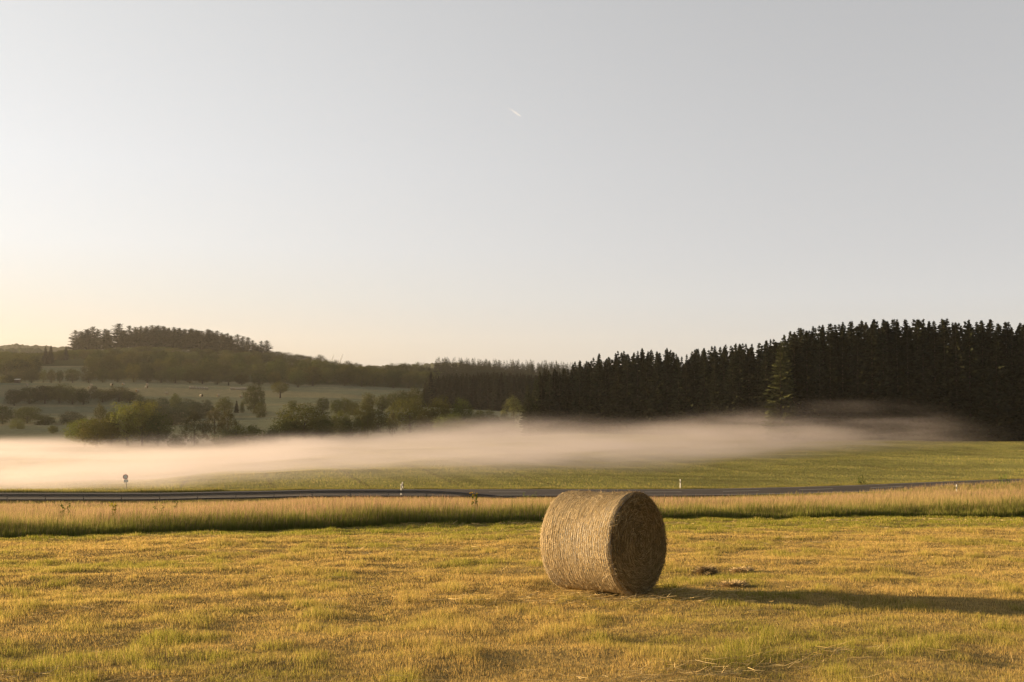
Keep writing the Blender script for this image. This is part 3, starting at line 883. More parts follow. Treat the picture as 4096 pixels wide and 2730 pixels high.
def trunk_mesh(kind="round"):
    b = MB(); r = random.Random(hash(kind) % 1000 if False else len(kind) * 7)
    th = {"round": 0.5, "bush": 0.4, "airy": 0.9, "oak": 0.6}[kind]; w = {"round": 0.022, "bush": 0.014, "airy": 0.014, "oak": 0.04}[kind]
    b.tube([(0, 0, -0.06), (0.005, 0, th * 0.3), (-0.008, 0.006, th * 0.65), (0.004, 0, th)], [w * 1.3, w, w * 0.7, w * 0.25], 7)
    for i in range(7):
        z = th * (0.3 + 0.09 * i); a = i * 2.4
        L = 0.3 if kind == "oak" else 0.22
        b.tube([(0, 0, z), (math.cos(a) * L * 0.5, math.sin(a) * L * 0.5, z + L * 0.3), (math.cos(a) * L, math.sin(a) * L, z + L * 0.75)], [w * 0.5, w * 0.3, w * 0.1], 5)
    return b.build("trunk", M_bark, smooth=True)

def spruce_mesh(seed, bare=0.0, sharp=0.72, wr=0.115, levels=60, ragged=0.28, col=(0.029, 0.032, 0.019)):
    """unit-height conifer, crown radius wr; bare = fraction of bare trunk"""
    r = np.random.default_rng(seed)
    Cs = []; Ns = []; Ss = []; A = []
    V = []; FA = []; k = 0; cols = []
    for i in range(levels):
        z = bare + (1 - bare) * (i + r.uniform(-0.3, 0.3)) / levels
        t = (z - bare) / (1 - bare); t = 1 - (1 - min(max(t, 0), 1)) ** 1.35; z = bare + t * (1 - bare)
        t = min(max(t, 0), 0.99)
        rad = wr * (min(1, (1 - t) / (0.66 if sharp > 0.6 else 0.5)) ** sharp + 0.004) * (0.8 + 0.2 * min(1, t * 6))
        nb = int(5 + 6 * (1 - t))
        a0 = r.uniform(0, 6.28)
        for b in range(nb):
            a = a0 + b * 2 * np.pi / nb + r.uniform(-0.25, 0.25)
            L = rad * r.uniform(1 - ragged * 1.6, 1 + ragged * 0.8)
            ca, sa = math.cos(a), math.sin(a)
            dz = r.uniform(-0.35, 0.15) if t < 0.8 else r.uniform(-0.15, 0.45)
            ns = 5 if L > 0.04 else 3
            for s in range(ns):
                f = (s + 0.7) / ns
                px, py = ca * L * f, sa * L * f
                pz = z + L * dz * f + L * 0.18 * f * f
                wd = (0.014 + 0.018 * (1 - abs(f - 0.5))) * r.uniform(0.7, 1.3) * (1 - 0.72 * t)
                ln = L / ns * 0.85 + 0.004
                # spray lying along the branch
                tx, ty = -sa, ca
                roll = r.uniform(-0.9, 0.9)
                ux, uy, uz = tx * math.cos(roll), ty * math.cos(roll), math.sin(roll)
                V += [(px - ca * ln, py - sa * ln, pz - dz * ln), (px + ux * wd, py + uy * wd, pz + uz * wd - 0.003), (px + ca * ln, py + sa * ln, pz + dz * ln - 0.002), (px - ux * wd, py - uy * wd, pz - uz * wd - 0.003)]
                FA.append([k, k + 1, k + 2, k + 3]); k += 4
                # hanging twigs
                hl = 0.018 * r.uniform(0.6, 1.4) * (1 - 0.6 * t)
                V += [(px - ca * ln * 0.8, py - sa * ln * 0.8, pz), (px + ca * ln * 0.8, py + sa * ln * 0.8, pz), (px + ca * ln * 0.4 + r.uniform(-0.004, 0.004), py + sa * ln * 0.4, pz - hl), (px - ca * ln * 0.4, py - sa * ln * 0.4 + r.uniform(-0.004, 0.004), pz - hl)]
                FA.append([k, k + 1, k + 2, k + 3]); k += 4
                g = r.uniform(0.7, 1.35); cols += [g] * 8
    V += [(-0.004, 0, 0.95), (0.004, 0, 0.95), (0.001, 0, 1.005), (-0.001, 0, 1.005), (0, -0.004, 0.95), (0, 0.004, 0.95), (0, 0.001, 1.005), (0, -0.001, 1.005)]; FA += [[k, k + 1, k + 2, k + 3], [k + 4, k + 5, k + 6, k + 7]]; cols += [1.0] * 8
    V = np.array(V); cl = np.array(cols)[:, None] * np.array(col)[None]
    return mk_mesh("crown", V, FA, M_needle, cl)

def conifer_trunk():
    b = MB(); b.tube([(0, 0, -0.04), (0, 0, 0.4), (0.001, 0, 1.0)], [0.011, 0.008, 0.0015], 7)
    return b.build("trunk", M_bark, smooth=True)

CROWN = {"round": [crown_mesh(s, "round") for s in (1, 2, 3, 4)], "bush": [crown_mesh(s, "bush") for s in (11, 12, 13)],
         "airy": [crown_mesh(s, "airy") for s in (21, 22)], "oak": [crown_mesh(31, "oak")]}
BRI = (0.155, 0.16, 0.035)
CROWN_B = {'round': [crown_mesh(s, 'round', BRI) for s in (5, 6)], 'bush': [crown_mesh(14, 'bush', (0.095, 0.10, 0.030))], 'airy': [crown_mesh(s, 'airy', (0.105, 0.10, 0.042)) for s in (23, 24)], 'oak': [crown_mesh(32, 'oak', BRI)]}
CROWN_G = [crown_mesh(s, 'bush', (0.088, 0.094, 0.052)) for s in (15, 16)]  # greyer, paler leaf colour stands in for mist veiling these bushes
TRUNK = {k: trunk_mesh(k) for k in CROWN}
SPR = [spruce_mesh(s) for s in (1, 2, 3, 4, 5, 6)]
EDGE = [spruce_mesh(51, wr=0.15, levels=60, ragged=0.3, col=(0.064, 0.068, 0.030)), spruce_mesh(52, wr=0.13, levels=60, ragged=0.3, col=(0.042, 0.046, 0.023))]  # sunlight on the edge spruces put into a lighter needle colour
PINE = [spruce_mesh(s, bare=0.22, wr=0.215, sharp=0.5, levels=40, ragged=0.55) for s in (61, 62, 63, 64)]
CTR = conifer_trunk()
NEAR_GROUP = {}

def put_tree(name, crown, trunk, x, y, z, h, w, label, cat, group=None, rz=None, parts=True, tilt=0.0):
    root = bpy.data.objects.new(name, None)
    COL.objects.link(root)
    root.location = (x, y, z)
    root.scale = (w, w, h)
    root.rotation_euler = (tilt, tilt * 0.5, R.uniform(0, 6.28) if rz is None else rz)
    tag(root, label, cat, group)
    c = bpy.data.objects.new("crown", crown); COL.objects.link(c); c.parent = root
    t = bpy.data.objects.new("trunk", trunk); COL.objects.link(t); t.parent = root
    return root

def leafy(px, top, w, Y, kind, label, group=None, name=None, glow=True):
    if Y < 335: w *= 1.14
    x = xpx(px, Y); z = h1(x, Y) - 0.1
    zt = zpy(top, Y)
    h = max(1.5, zt - z); wm = w / F * Y * 1.15
    if kind == "bush" or (kind == "round" and h < 5): nm, cat = "bush", "bush"
    else: nm, cat = "broadleaf_tree", "tree"
    if kind == "airy": nm = "birch_tree"
    if kind == "oak": nm = "oak_tree"
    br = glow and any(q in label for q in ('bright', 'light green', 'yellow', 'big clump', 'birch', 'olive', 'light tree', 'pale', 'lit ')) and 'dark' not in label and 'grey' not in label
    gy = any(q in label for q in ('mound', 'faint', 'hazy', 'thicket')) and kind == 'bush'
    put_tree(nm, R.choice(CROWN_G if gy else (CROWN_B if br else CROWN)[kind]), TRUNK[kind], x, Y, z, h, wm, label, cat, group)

G_A = "trees standing in the mist"
A = [
 (345, 1668, 160, 301, "round", "low spreading tree at the left end of the big clump in the mist"),
 (392, 1668, 150, 292, "round", "bright green leafy tree in front of the big clump's left half"),
 (406, 1606, 75, 304, "airy", "narrow pointed tree rising from the left half of the big clump"),
 (450, 1641, 70, 300, "round", "small dark round crown in the dip of the big clump"),
 (515, 1604, 165, 303, "round", "broad rounded crown in the middle of the big clump"),
 (572, 1594, 140, 300, "round", "tallest crown of the big clump, just right of its middle"),
 (636, 1640, 120, 298, "round", "dark steep crown at the right end of the big clump"),
 (708, 1733, 75, 288, "bush", "faint low bush in the mist between the big clump and the birches"),
 (780, 1641, 95, 296, "airy", "thin leafed birch, leftmost of the three birches in the mist"),
 (862, 1625, 100, 298, "airy", "tallest of the three birches in the mist, the middle one"),
 (915, 1633, 85, 301, "airy", "rightmost of the three birches in the mist, beside a dark bush"),
 (985, 1686, 150, 290, "bush", "rounded dark bush sinking into the mist right of the birches"),
 (915, 1708, 130, 286, "bush", "low hazy bush in the mist below the birches"),
 (1088, 1712, 70, 292, "bush", "small hazy bush left of the big dome shaped tree"),
 (1218, 1606, 225, 305, "round", "big dome shaped dark green tree rising out of the mist"),
 (1150, 1670, 130, 300, "round", "lower left shoulder tree of the big dome shaped tree"),
 (1290, 1660, 120, 302, "round", "lower right shoulder tree of the big dome shaped tree"),
 (1363, 1630, 90, 318, "bush", "dark bush just right of the big dome shaped tree"),
 (1460, 1603, 90, 330, "round", "dark round tree poking above the bushes right of the dome tree"),
 (1515, 1628, 120, 330, "bush", "long dark bush right of the dark round tree"),
 (1472, 1645, 55, 300, "airy", "yellowish young tree standing in front of dark bushes"),
 (1410, 1660, 110, 306, "bush", "brownish bush fading into the mist, left of the yellowish young tree"),
 (1571, 1640, 38, 300, "airy", "very narrow yellowish young tree at the left foot of a willow"),
 (1640, 1583, 165, 325, "round", "broad light green willow left in front of the dark spruce block"),
 (1705, 1628, 80, 318, "bush", "small light bush at the foot of the broad willow"),
 (1762, 1583, 95, 325, "round", "light green tree before the dark spruce block, right of the broad willow"),
 (1845, 1590, 95, 325, "round", "olive tree with a twin top in front of the dark spruce block"),
 (1800, 1640, 130, 312, "bush", "low olive bush in the mist below the twin topped tree"),
 (1938, 1625, 120, 318, "bush", "low light green bush before the right half of the dark spruce block"),
 (1890, 1668, 130, 305, "bush", "faint bush in the mist before the dark spruce block"),
 (2055, 1578, 95, 330, "airy", "pale feathery tree at the left foot of the spruce wood"),
 (2010, 1655, 110, 312, "bush", "faint pale bush in the mist left of the spruce wood"),
]
for px, top, w, Y, k, lab in A: leafy(px, top, w, Y, k, lab, G_A)

G_B = "trees and bushes in the valley meadows"
Bt = [
 (60, 1552, 85, 520, "round", "dark tree at the left end of the long hedge below the bale meadow"),
 (120, 1546, 110, 530, "round", "second tree from the left in the long hedge below the bale meadow"),
 (182, 1536, 120, 530, "round", "tree left of the highest crown in the long hedge below the bale meadow"),
 (240, 1531, 115, 530, "round", "highest crown of the long hedge below the bale meadow"),
 (292, 1546, 100, 525, "round", "rounded tree right of the highest crown in the long hedge"),
 (335, 1547, 60, 520, "round", "small peaked tree at the right end of the long hedge"),
 (378, 1543, 55, 560, "airy", "pale thin tree in the gap between the long hedge and the dark round pair"),
 (412, 1556, 110, 535, "round", "left crown of the dark round pair below the bale meadow"),
 (478, 1545, 125, 540, "round", "right and larger crown of the dark round pair below the bale meadow"),
 (522, 1562, 80, 535, "round", "sloping right shoulder of the dark round pair"),
 (565, 1580, 50, 470, "round", "small dark tree just above the right part of the big clump"),
 (603, 1584, 65, 475, "bush", "dark low bush right of the small dark tree"),
 (650, 1584, 80, 480, "bush", "grey green willow mound on the left of the willow thicket"),
 (703, 1573, 52, 485, "round", "round dark tree standing above the willow thicket"),
 (760, 1594, 110, 480, "bush", "broad willow mound behind the willow thicket"),
 (830, 1594, 65, 480, "bush", "willow mound left of the dark round tree above the birches"),
 (900, 1587, 80, 460, "round", "dark round tree directly above the birches"),
 (640, 1622, 130, 440, "bush", "middle left mound of the willow thicket"),
 (722, 1612, 135, 445, "bush", "middle mound of the willow thicket"),
 (790, 1614, 110, 440, "bush", "middle right mound of the willow thicket"),
 (690, 1652, 160, 410, "bush", "lowest mound of the willow thicket"),
 (1018, 1533, 100, 470, "round", "tall rounded tree standing alone in the meadow below the second bale row"),
 (1043, 1604, 62, 440, "bush", "bush at the right foot of the tall rounded tree"),
 (970, 1598, 22, 470, "bush", "tiny bush touching the left foot of the tall rounded tree"),
 (15, 1618, 90, 420, "round", "dark tree cut by the left edge below the meadow"),
 (112, 1620, 120, 425, "round", "dark rounded tree in the lower left meadow"),
 (185, 1655, 95, 415, "bush", "low dark bush sloping right of the dark rounded tree"),
 (75, 1668, 70, 395, "bush", "paler bush in front of the lower left trees"),
 (290, 1641, 120, 420, "bush", "broad grey mound left of the big clump"),
 (216, 1700, 45, 370, "round", "little round tree alone in the mist at the left"),
 (1122, 1525, 72, 560, "oak", "flat crowned oak with a visible trunk in the meadow"),
 (1193, 1475, 80, 680, "round", "tall rounded tree at the wood's edge right of the oak"),
 (1100, 1484, 65, 690, "round", "rounded tree at the wood's edge above the oak"),
 (1170, 1596, 42, 480, "bush", "small low bush in the meadow above the dome tree"),
 (1293, 1588, 65, 460, "round", "dense bush in the meadow just right above the dome tree"),
 (1345, 1592, 60, 450, "bush", "left bush of the row above the dark bushes"),
 (1380, 1584, 65, 455, "bush", "second bush of the row above the dark bushes"),
 (1412, 1597, 70, 440, "bush", "light yellow green bush in the row above the dark bushes"),
 (1475, 1565, 65, 460, "round", "leafy tree in the row running up to the dark spruce block"),
 (1530, 1574, 65, 455, "round", "light tree in the row, nearest the dark round tree"),
 (1570, 1568, 60, 470, "round", "small tree in the upper row left of the dark spruce block"),
 (1612, 1556, 80, 480, "round", "rounded tree in the upper row close to the dark spruce block"),
 (1660, 1547, 80, 490, "round", "highest tree of the upper row, touching the dark spruce block"),
]
for px, top, w, Y, k, lab in Bt: leafy(px, top, w, Y, k, lab, G_B)

G_C = "trees lining the top of the bale meadow"
Ct = [
 (85, 1417, 150, 745, "round", "largest broad tree at the far left above the hedge"),
 (18, 1500, 45, 690, "bush", "leftmost yellow green bush at the top of the meadow"),
 (45, 1494, 50, 690, "bush", "low bright bush second from the left at the top of the meadow"),
 (78, 1477, 60, 692, "round", "bright green tree left of the dark round tree at the meadow top"),
 (128, 1470, 72, 690, "round", "dark round tree below the largest broad tree"),
 (175, 1476, 35, 700, "round", "slim hazy tree between two round trees at the meadow top"),
 (207, 1476, 44, 690, "round", "compact round tree left of the slim yellowish tree"),
 (240, 1478, 32, 692, "round", "slim yellowish tree at the meadow top"),
 (291, 1471, 72, 690, "round", "wide round tree alone right of the slim yellowish tree"),
 (355, 1483, 66, 690, "round", "low round tree where the sunlit strip of meadow starts"),
 (412, 1470, 72, 695, "round", "tree above the sunlit strip of meadow"),
 (470, 1475, 80, 695, "round", "dense tree above the brightly lit distant bale"),
 (535, 1452, 85, 700, "round", "light topped tree right of the brightly lit distant bale"),
 (590, 1466, 80, 695, "round", "tree above the pair of distant bales"),
 (645, 1478, 75, 695, "round", "dark tree left of the widest crown at the meadow top"),
 (702, 1463, 115, 695, "round", "widest crown at the meadow top with a lit rim"),
 (760, 1480, 70, 695, "round", "dark tree above the first row of distant bales"),
 (810, 1470, 105, 690, "round", "broad crown with a lit flat top above the first row of distant bales"),
 (870, 1490, 60, 690, "round", "low dark tree left of the orange topped tree"),
 (915, 1497, 50, 680, "oak", "orange topped tree with forked trunk above the second row of distant bales"),
 (968, 1494, 70, 690, "round", "dark tree right of the orange topped tree"),
 (1035, 1490, 75, 690, "round", "dark tree at the right end of the meadow top"),
]
for px, top, w, Y, k, lab in Ct: leafy(px, top, w, Y, k, lab, G_C, glow=False)

# broadleaf woods on the slopes: crowns that cannot be told apart share a label
sky_pts = [(1073, 1404), (1104, 1402), (1140, 1407), (1184, 1413), (1213, 1416), (1245, 1422), (1278, 1418), (1310, 1437), (1345, 1440), (1387, 1443), (1430, 1449), (1480, 1457), (1520, 1468), (1562, 1451), (1600, 1455), (1622, 1449), (1665, 1446), (1710, 1461), (1740, 1472)]
for px, top in sky_pts:
    leafy(px + R.uniform(-4, 4), top, R.uniform(62, 82), (960 if px < 1300 else 860) + R.uniform(-10, 10), "round", "broadleaf tree whose crown forms the skyline right of the conifer ridge", "broadleaf trees on the right skyline")
cnt = 0
def hill_tree(px, Y, hgt, w, lim):
    global cnt
    x = xpx(px, Y); z = h1(x, Y)
    topy = 1550 - (z + hgt - CAMZ) / Y * F
    if topy < lim(px): hgt = max(6, (1550 - lim(px) - R.uniform(0, 8)) / F * Y + CAMZ - z)
    cnt += 1
    lab, gr = (("rounded dark tree in the hillside wood below the conifer ridge", "trees of the hillside wood below the conifers") if px < 1060 else ("rounded tree in the wood right of the hillside, above the empty meadow", "trees of the wood above the empty meadow"))
    if px < 1060:
        if Y < 775: lab = "dark tree in the lowest row of the hillside wood, above the bale meadow"
        elif Y > 940: lab = "rounded tree at the top of the hillside wood, hard under the ridge conifers"
    elif Y < 745: lab = "rounded tree in the front row of the wood above the empty meadow"
    put_tree("broadleaf_tree", R.choice(CROWN["round"]), TRUNK["round"], x, Y, z - 0.6, hgt, w, lab, "tree", gr)
lim_ = lambda p: float(np.interp(p, [-60, 0, 150, 260, 1000, 1073, 1300, 1500, 1760], [1392, 1396, 1408, 1392, 1398, 1412, 1436, 1464, 1480]))
for row, Y in enumerate((745, 800, 855, 910, 958, 992)):
    px = -60 + R.uniform(0, 40)
    while px < 1080:
        if not (140 < px < 345 and Y < 870): hill_tree(px, Y + R.uniform(-12, 12), R.uniform(11, 16), R.uniform(14, 20), lim_)
        px += R.uniform(48, 76)
for p_ in (560, 577, 592, 470, 350): hill_tree(p_, 988, 13, 18, lim_)
for row, Y in enumerate((722, 765, 810, 850)):
    px = 1085 + R.uniform(0, 40)
    while px < 1740:
        hill_tree(px, Y + R.uniform(-12, 12), R.uniform(12, 17), R.uniform(14, 19), lim_)
        px += R.uniform(50, 78)

# conifers
def conifer(name, mesh, px, top, Y, wr_scale, label, group, z=None, hmin=8):
    x = xpx(px, Y); z = h1(x, Y) - 0.2
    h = max(hmin, zpy(top, Y) - z)
    return put_tree(name, mesh, CTR, x, Y, z, h, h * wr_scale, label, "tree", group, tilt=R.uniform(-0.015, 0.015))

E = [(300, 1322, 1), (322, 1326, 0), (345, 1318, 0), (368, 1308, 1), (390, 1318, 1), (420, 1317, 1), (432, 1322, 0), (472, 1296, 1), (492, 1322, 0), (517, 1304, 1), (540, 1309, 0), (562, 1305, 0), (585, 1306, 0), (607, 1302, 0), (630, 1303, 0), (652, 1306, 0), (675, 1312, 0),
     (695, 1310, 0), (715, 1313, 0), (738, 1317, 0), (765, 1315, 0), (785, 1320, 0), (805, 1324, 0), (830, 1318, 0), (848, 1326, 0), (866, 1324, 0), (886, 1332, 0), (908, 1334, 0), (922, 1344, 0), (949, 1338, 1), (970, 1346, 1), (991, 1350, 1), (1010, 1362, 1), (1022, 1372, 0), (1045, 1365, 1), (1067, 1363, 1)]
Elab = {300: "leftmost tall conifer on the ridge", 368: "tall dense conifer left of the narrow sky gap on the ridge", 390: "conifer at the left rim of the narrow sky gap on the ridge", 420: "flat topped conifer standing alone between two sky gaps",
        472: "highest pointed conifer on the ridge, between two gaps", 517: "conifer at the left end of the long closed row on the ridge", 949: "first conifer after the long closed row, on the falling ridge", 970: "second pointed conifer after the long closed row",
        991: "narrow conifer of the group near the ridge's right end", 1010: "lower conifer of the group near the ridge's right end", 1045: "left tree of the last conifer pair on the ridge", 1067: "right tree of the last conifer pair on the ridge"}
for px, top, s in E:
    for rep in range(1 if s else 3):
        conifer("pine_tree", R.choice(PINE), px + (R.uniform(-10, 10) if rep else 0), top + (R.uniform(2, 16) if rep else 0), 1000 + R.uniform(-14, 14) + 14 * rep, R.uniform(0.95, 1.25) * (1.15 if px in (368, 472, 420) else 1),
                Elab.get(px) or "tall conifer with bare lower trunk in the closed row on the ridge", "conifers on the ridge")
conifer("spruce_tree", SPR[0], 182, 1387, 860, 1.5, "smaller left one of two pointed spruces at the far left skyline", "conifers on the ridge")
conifer("spruce_tree", SPR[1], 203, 1383, 860, 1.6, "larger right one of two pointed spruces at the far left skyline", "conifers on the ridge")
conifer("spruce_tree", SPR[2], 263, 1384, 900, 1.5, "short spruce at the left foot of the ridge conifers", "conifers on the ridge")
conifer("spruce_tree", SPR[3], 948, 1602, 470, 1.6, "tiny dark conifer in the meadow left of the tall rounded tree", "trees and bushes in the valley meadows", hmin=2)

def skyline(pts):
    xs_ = [p[0] for p in pts]; ys_ = [p[1] for p in pts]
    return lambda p: float(np.interp(p, xs_, ys_))
SG = skyline([(1690, 1560), (1700, 1515), (1715, 1494), (1760, 1496), (1850, 1492), (1980, 1488), (2060, 1492), (2200, 1500)])
SH_ = skyline([(2085, 1640), (2110, 1560), (2141, 1509), (2180, 1474), (2230, 1480), (2270, 1470), (2314, 1436), (2350, 1445), (2380, 1427), (2420, 1414), (2472, 1404), (2557, 1404), (2616, 1398), (2689, 1400), (2736, 1425), (2783, 1397), (2828, 1388), (2880, 1381), (2956, 1372), (3024, 1378), (3076, 1358), (3200, 1350)])
SI = skyline([(3095, 1560), (3110, 1410), (3135, 1350), (3160, 1325), (3203, 1309), (3260, 1305), (3340, 1292), (3396, 1286), (3495, 1277), (3618, 1278), (3802, 1274), (3900, 1280), (4096, 1292), (4400, 1300), (4800, 1310)])

def forest(px0, px1, Y0, Y1, step, rows, sky_, label, group, wr, edge_label=None, inset=0):
    k = 0
    for row in range(rows):
        px = px0 + row * inset
        while px < px1:
            f = (px - px0) / (px1 - px0)
            Y = Y0 + (Y1 - Y0) * f + row * 3.4 + R.uniform(-0.9, 0.9)
            top = sky_(px)
            top += R.choice([-7, 0, 3, 8, 14, 22, 32]) * (250 / Y) + R.uniform(-3, 3) + (14 * 250 / Y if row == 0 and rows > 1 else 0)
            conifer("spruce_tree", R.choice(SPR), px, top, Y, wr * R.uniform(0.85, 1.3), label[row], group)
            px += step / Y * F * R.uniform(0.75, 1.25)
            k += 1
    return k
n1 = forest(3180, 4500, 252, 226, 2.6, 2, SI, ("tall dark spruce in the front row of the near forest wall on the right", "tall dark spruce in the second row of the near forest wall on the right"), "spruces of the near forest on the right", 1.05, inset=18)
n2 = forest(2165, 3130, 298, 263, 2.4, 2, SH_, ("dark spruce in the front row of the middle forest, its foot in the mist", "dark spruce in the second row of the middle forest behind the mist"), "spruces of the middle forest", 1.0, inset=14)
n3 = forest(1722, 2190, 520, 500, 3.0, 2, SG, ("dark young spruce in the front row of the low square forest block", "dark young spruce in the second row of the low square forest block"), "spruces of the low forest block", 1.15, inset=4)
# trees of the forest edges, seen one by one
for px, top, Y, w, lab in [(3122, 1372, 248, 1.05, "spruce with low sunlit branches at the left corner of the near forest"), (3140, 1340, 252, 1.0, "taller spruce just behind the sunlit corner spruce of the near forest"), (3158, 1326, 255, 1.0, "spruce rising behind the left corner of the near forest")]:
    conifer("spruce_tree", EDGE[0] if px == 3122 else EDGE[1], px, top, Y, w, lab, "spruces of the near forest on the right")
for px, top, Y, w, lab in [(2112, 1540, 292, 1.1, "low leaning spruce at the left foot of the middle forest"), (2141, 1509, 296, 1.0, "second spruce from the left of the middle forest"), (2160, 1485, 300, 1.0, "third spruce from the left of the middle forest")]:
    conifer("spruce_tree", EDGE[1], px, top, Y, w, lab, "spruces of the middle forest")
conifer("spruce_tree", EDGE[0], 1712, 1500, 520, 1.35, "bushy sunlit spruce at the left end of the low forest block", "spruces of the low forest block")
conifer("spruce_tree", EDGE[1], 1702, 1530, 518, 1.4, "short spruce at the very left foot of the low forest block", "spruces of the low forest block")
print("spruces", n1, n2, n3, "hill broadleaf", cnt)

# far spruce plantation on the hill behind the low block: nobody could count it
def merged_forest(name, pts, meshes, hr, wr, label, zoff=0.0):
    Vs, Fs, Cs = [], [], []; k = 0
    data = []
    for m in meshes:
        v = np.zeros(len(m.vertices) * 3, np.float32); m.vertices.foreach_get("co", v)
        f = np.zeros(len(m.loops), np.int32); m.loops.foreach_get("vertex_index", f)
        c = np.zeros(len(m.vertices) * 4, np.float32); m.color_attributes["Col"].data.foreach_get("color", c)
        data.append((v.reshape(-1, 3), f.reshape(-1, 4), c.reshape(-1, 4)[:, :3]))
    X = np.array([p[0] for p in pts]); Y = np.array([p[1] for p in pts]); Z = H(X, Y)
    for x, y, z in zip(X, Y, Z):
        v, f, c = R.choice(data); a = R.uniform(0, 6.28); h = R.uniform(*hr); w = h * wr * R.uniform(0.85, 1.15)
        ca, sa = math.cos(a), math.sin(a)
        Vs.append(np.stack([x + (v[:, 0] * ca - v[:, 1] * sa) * w, y + (v[:, 0] * sa + v[:, 1] * ca) * w, z - 0.3 + v[:, 2] * h], 1)); Fs.append(f + k); Cs.append(c * R.uniform(0.8, 1.2)); k += len(v)
    o = mk_obj(name, mk_mesh(name, np.concatenate(Vs), np.concatenate(Fs), meshes[0].materials[0], np.concatenate(Cs)))
    tag(o, label, "forest", kind="stuff")
def back_forest(px0, px1, Y0, Y1, step, rows, sky_, wr, label):
    Vs, Fs, Cs = [], [], []; k = 0
    ms_ = []
    for m in (BACK):
        v = np.zeros(len(m.vertices) * 3, np.float32); m.vertices.foreach_get("co", v)
        f = np.zeros(len(m.loops), np.int32); m.loops.foreach_get("vertex_index", f)
        c = np.zeros(len(m.vertices) * 4, np.float32); m.color_attributes["Col"].data.foreach_get("color", c)
        ms_.append((v.reshape(-1, 3), f.reshape(-1, 4), c.reshape(-1, 4)[:, :3]))
    for row in range(rows):
        px = px0 + row * 9
        while px < px1:
            f_ = (px - px0) / (px1 - px0); Y = Y0 + (Y1 - Y0) * f_ + row * 3.6 + R.uniform(-1, 1)
            x = xpx(px, Y); z = h1(x, Y) - 0.2
            top = sky_(px) + R.choice([0, 8, 16, 26, 36]) * 250 / Y
            h = max(6, zpy(top, Y) - z); w = h * wr * R.uniform(0.9, 1.2); a = R.uniform(0, 6.28); ca, sa = math.cos(a), math.sin(a)
            v, f, c = R.choice(ms_)
            Vs.append(np.stack([x + (v[:, 0] * ca - v[:, 1] * sa) * w, Y + (v[:, 0] * sa + v[:, 1] * ca) * w, z + v[:, 2] * h], 1)); Fs.append(f + k); Cs.append(c * R.uniform(0.8, 1.2)); k += len(v)
            px += step / Y * F * R.uniform(0.75, 1.25)
    o = mk_obj("spruce_forest", mk_mesh("spruce_forest", np.concatenate(Vs), np.concatenate(Fs), M_needle, np.concatenate(Cs)))
    tag(o, label, "forest", kind="stuff")
BACK = [spruce_mesh(s, levels=34) for s in (201, 202, 203)]
back_forest(3170, 4750, 259, 232, 2.6, 5, SI, 1.1, "mass of dark spruces packed behind the first trees of the near forest")
back_forest(2185, 3160, 304, 269, 2.4, 6, SH_, 1.1, "mass of dark spruces packed behind the first trees of the middle forest")
back_forest(1735, 2200, 527, 507, 3.2, 5, SG, 1.2, "mass of dark spruces packed behind the first trees of the low forest block")
small = [spruce_mesh(s, wr=0.13, levels=16) for s in (101, 102, 103)]
pts = []
for i in range(520):
    px = R.uniform(1740, 2420); Y = R.uniform(820, 1060)
    pts.append((xpx(px, Y), Y))
merged_forest("spruce_plantation", pts, small, (12, 17), 1.25, "far spruce plantation covering the low hill behind the square forest block")

# the distant hills: ridges with a tree-rough crest, rounded in depth
def far_hill(name, pts, Y, depth, seed, rough):
    px = np.arange(pts[0][0], pts[-1][0] + 1, 6.0)
    top = np.interp(px, [p[0] for p in pts], [p[1] for p in pts])
    X = xpx(px, Y); ZT = np.array([zpy(t, Y) for t in top]) + rough * (vnoise(px / 9, px * 0, seed) + 0.6 * vnoise(px / 4, px * 0, seed + 1) - 0.8)
    rows = []
    for f in np.linspace(0, 1, 16):
        prof_ = math.sin(math.pi * f) ** 0.7
        y = Y - depth / 2 + depth * f
        zb = -10.0
        rows.append(np.stack([X * y / Y, np.full(len(X), y) + 8 * vnoise(px / 6, px * 0 + f * 40, seed + 5), zb + (ZT - zb) * prof_ + rough * 0.8 * (vnoise(px / 5, px * 0 + f * 30, seed + 9) - 0.5)], 1))
    n = len(px); V = np.concatenate(rows)
    FA = [[r * n + i, r * n + i + 1, (r + 1) * n + i + 1, (r + 1) * n + i] for r in range(15) for i in range(n - 1)]
    c = np.array([0.06, 0.07, 0.035])[None] * (0.8 + 0.4 * vnoise(V[:, 0] / 9, V[:, 2] / 4, seed))[:, None]
    tag(mk_obj(name, mk_mesh(name, V, FA, M_ground, c)), kind="structure")
far_hill("hills", [(-700, 1420), (-300, 1385), (-100, 1392), (0, 1384), (60, 1378), (110, 1382), (170, 1385), (230, 1387), (330, 1392), (500, 1420)], 2300, 500, 5, 3)
far_hill("hills", [(-500, 1420), (-100, 1400), (50, 1396), (130, 1392), (200, 1410), (300, 1440)], 1500, 300, 15, 3)
far_hill("hills", [(1350, 1500), (1450, 1470), (1540, 1461), (1600, 1462), (1700, 1458), (1790, 1451), (1850, 1456), (1950, 1470), (2100, 1500)], 2400, 500, 25, 3.5)

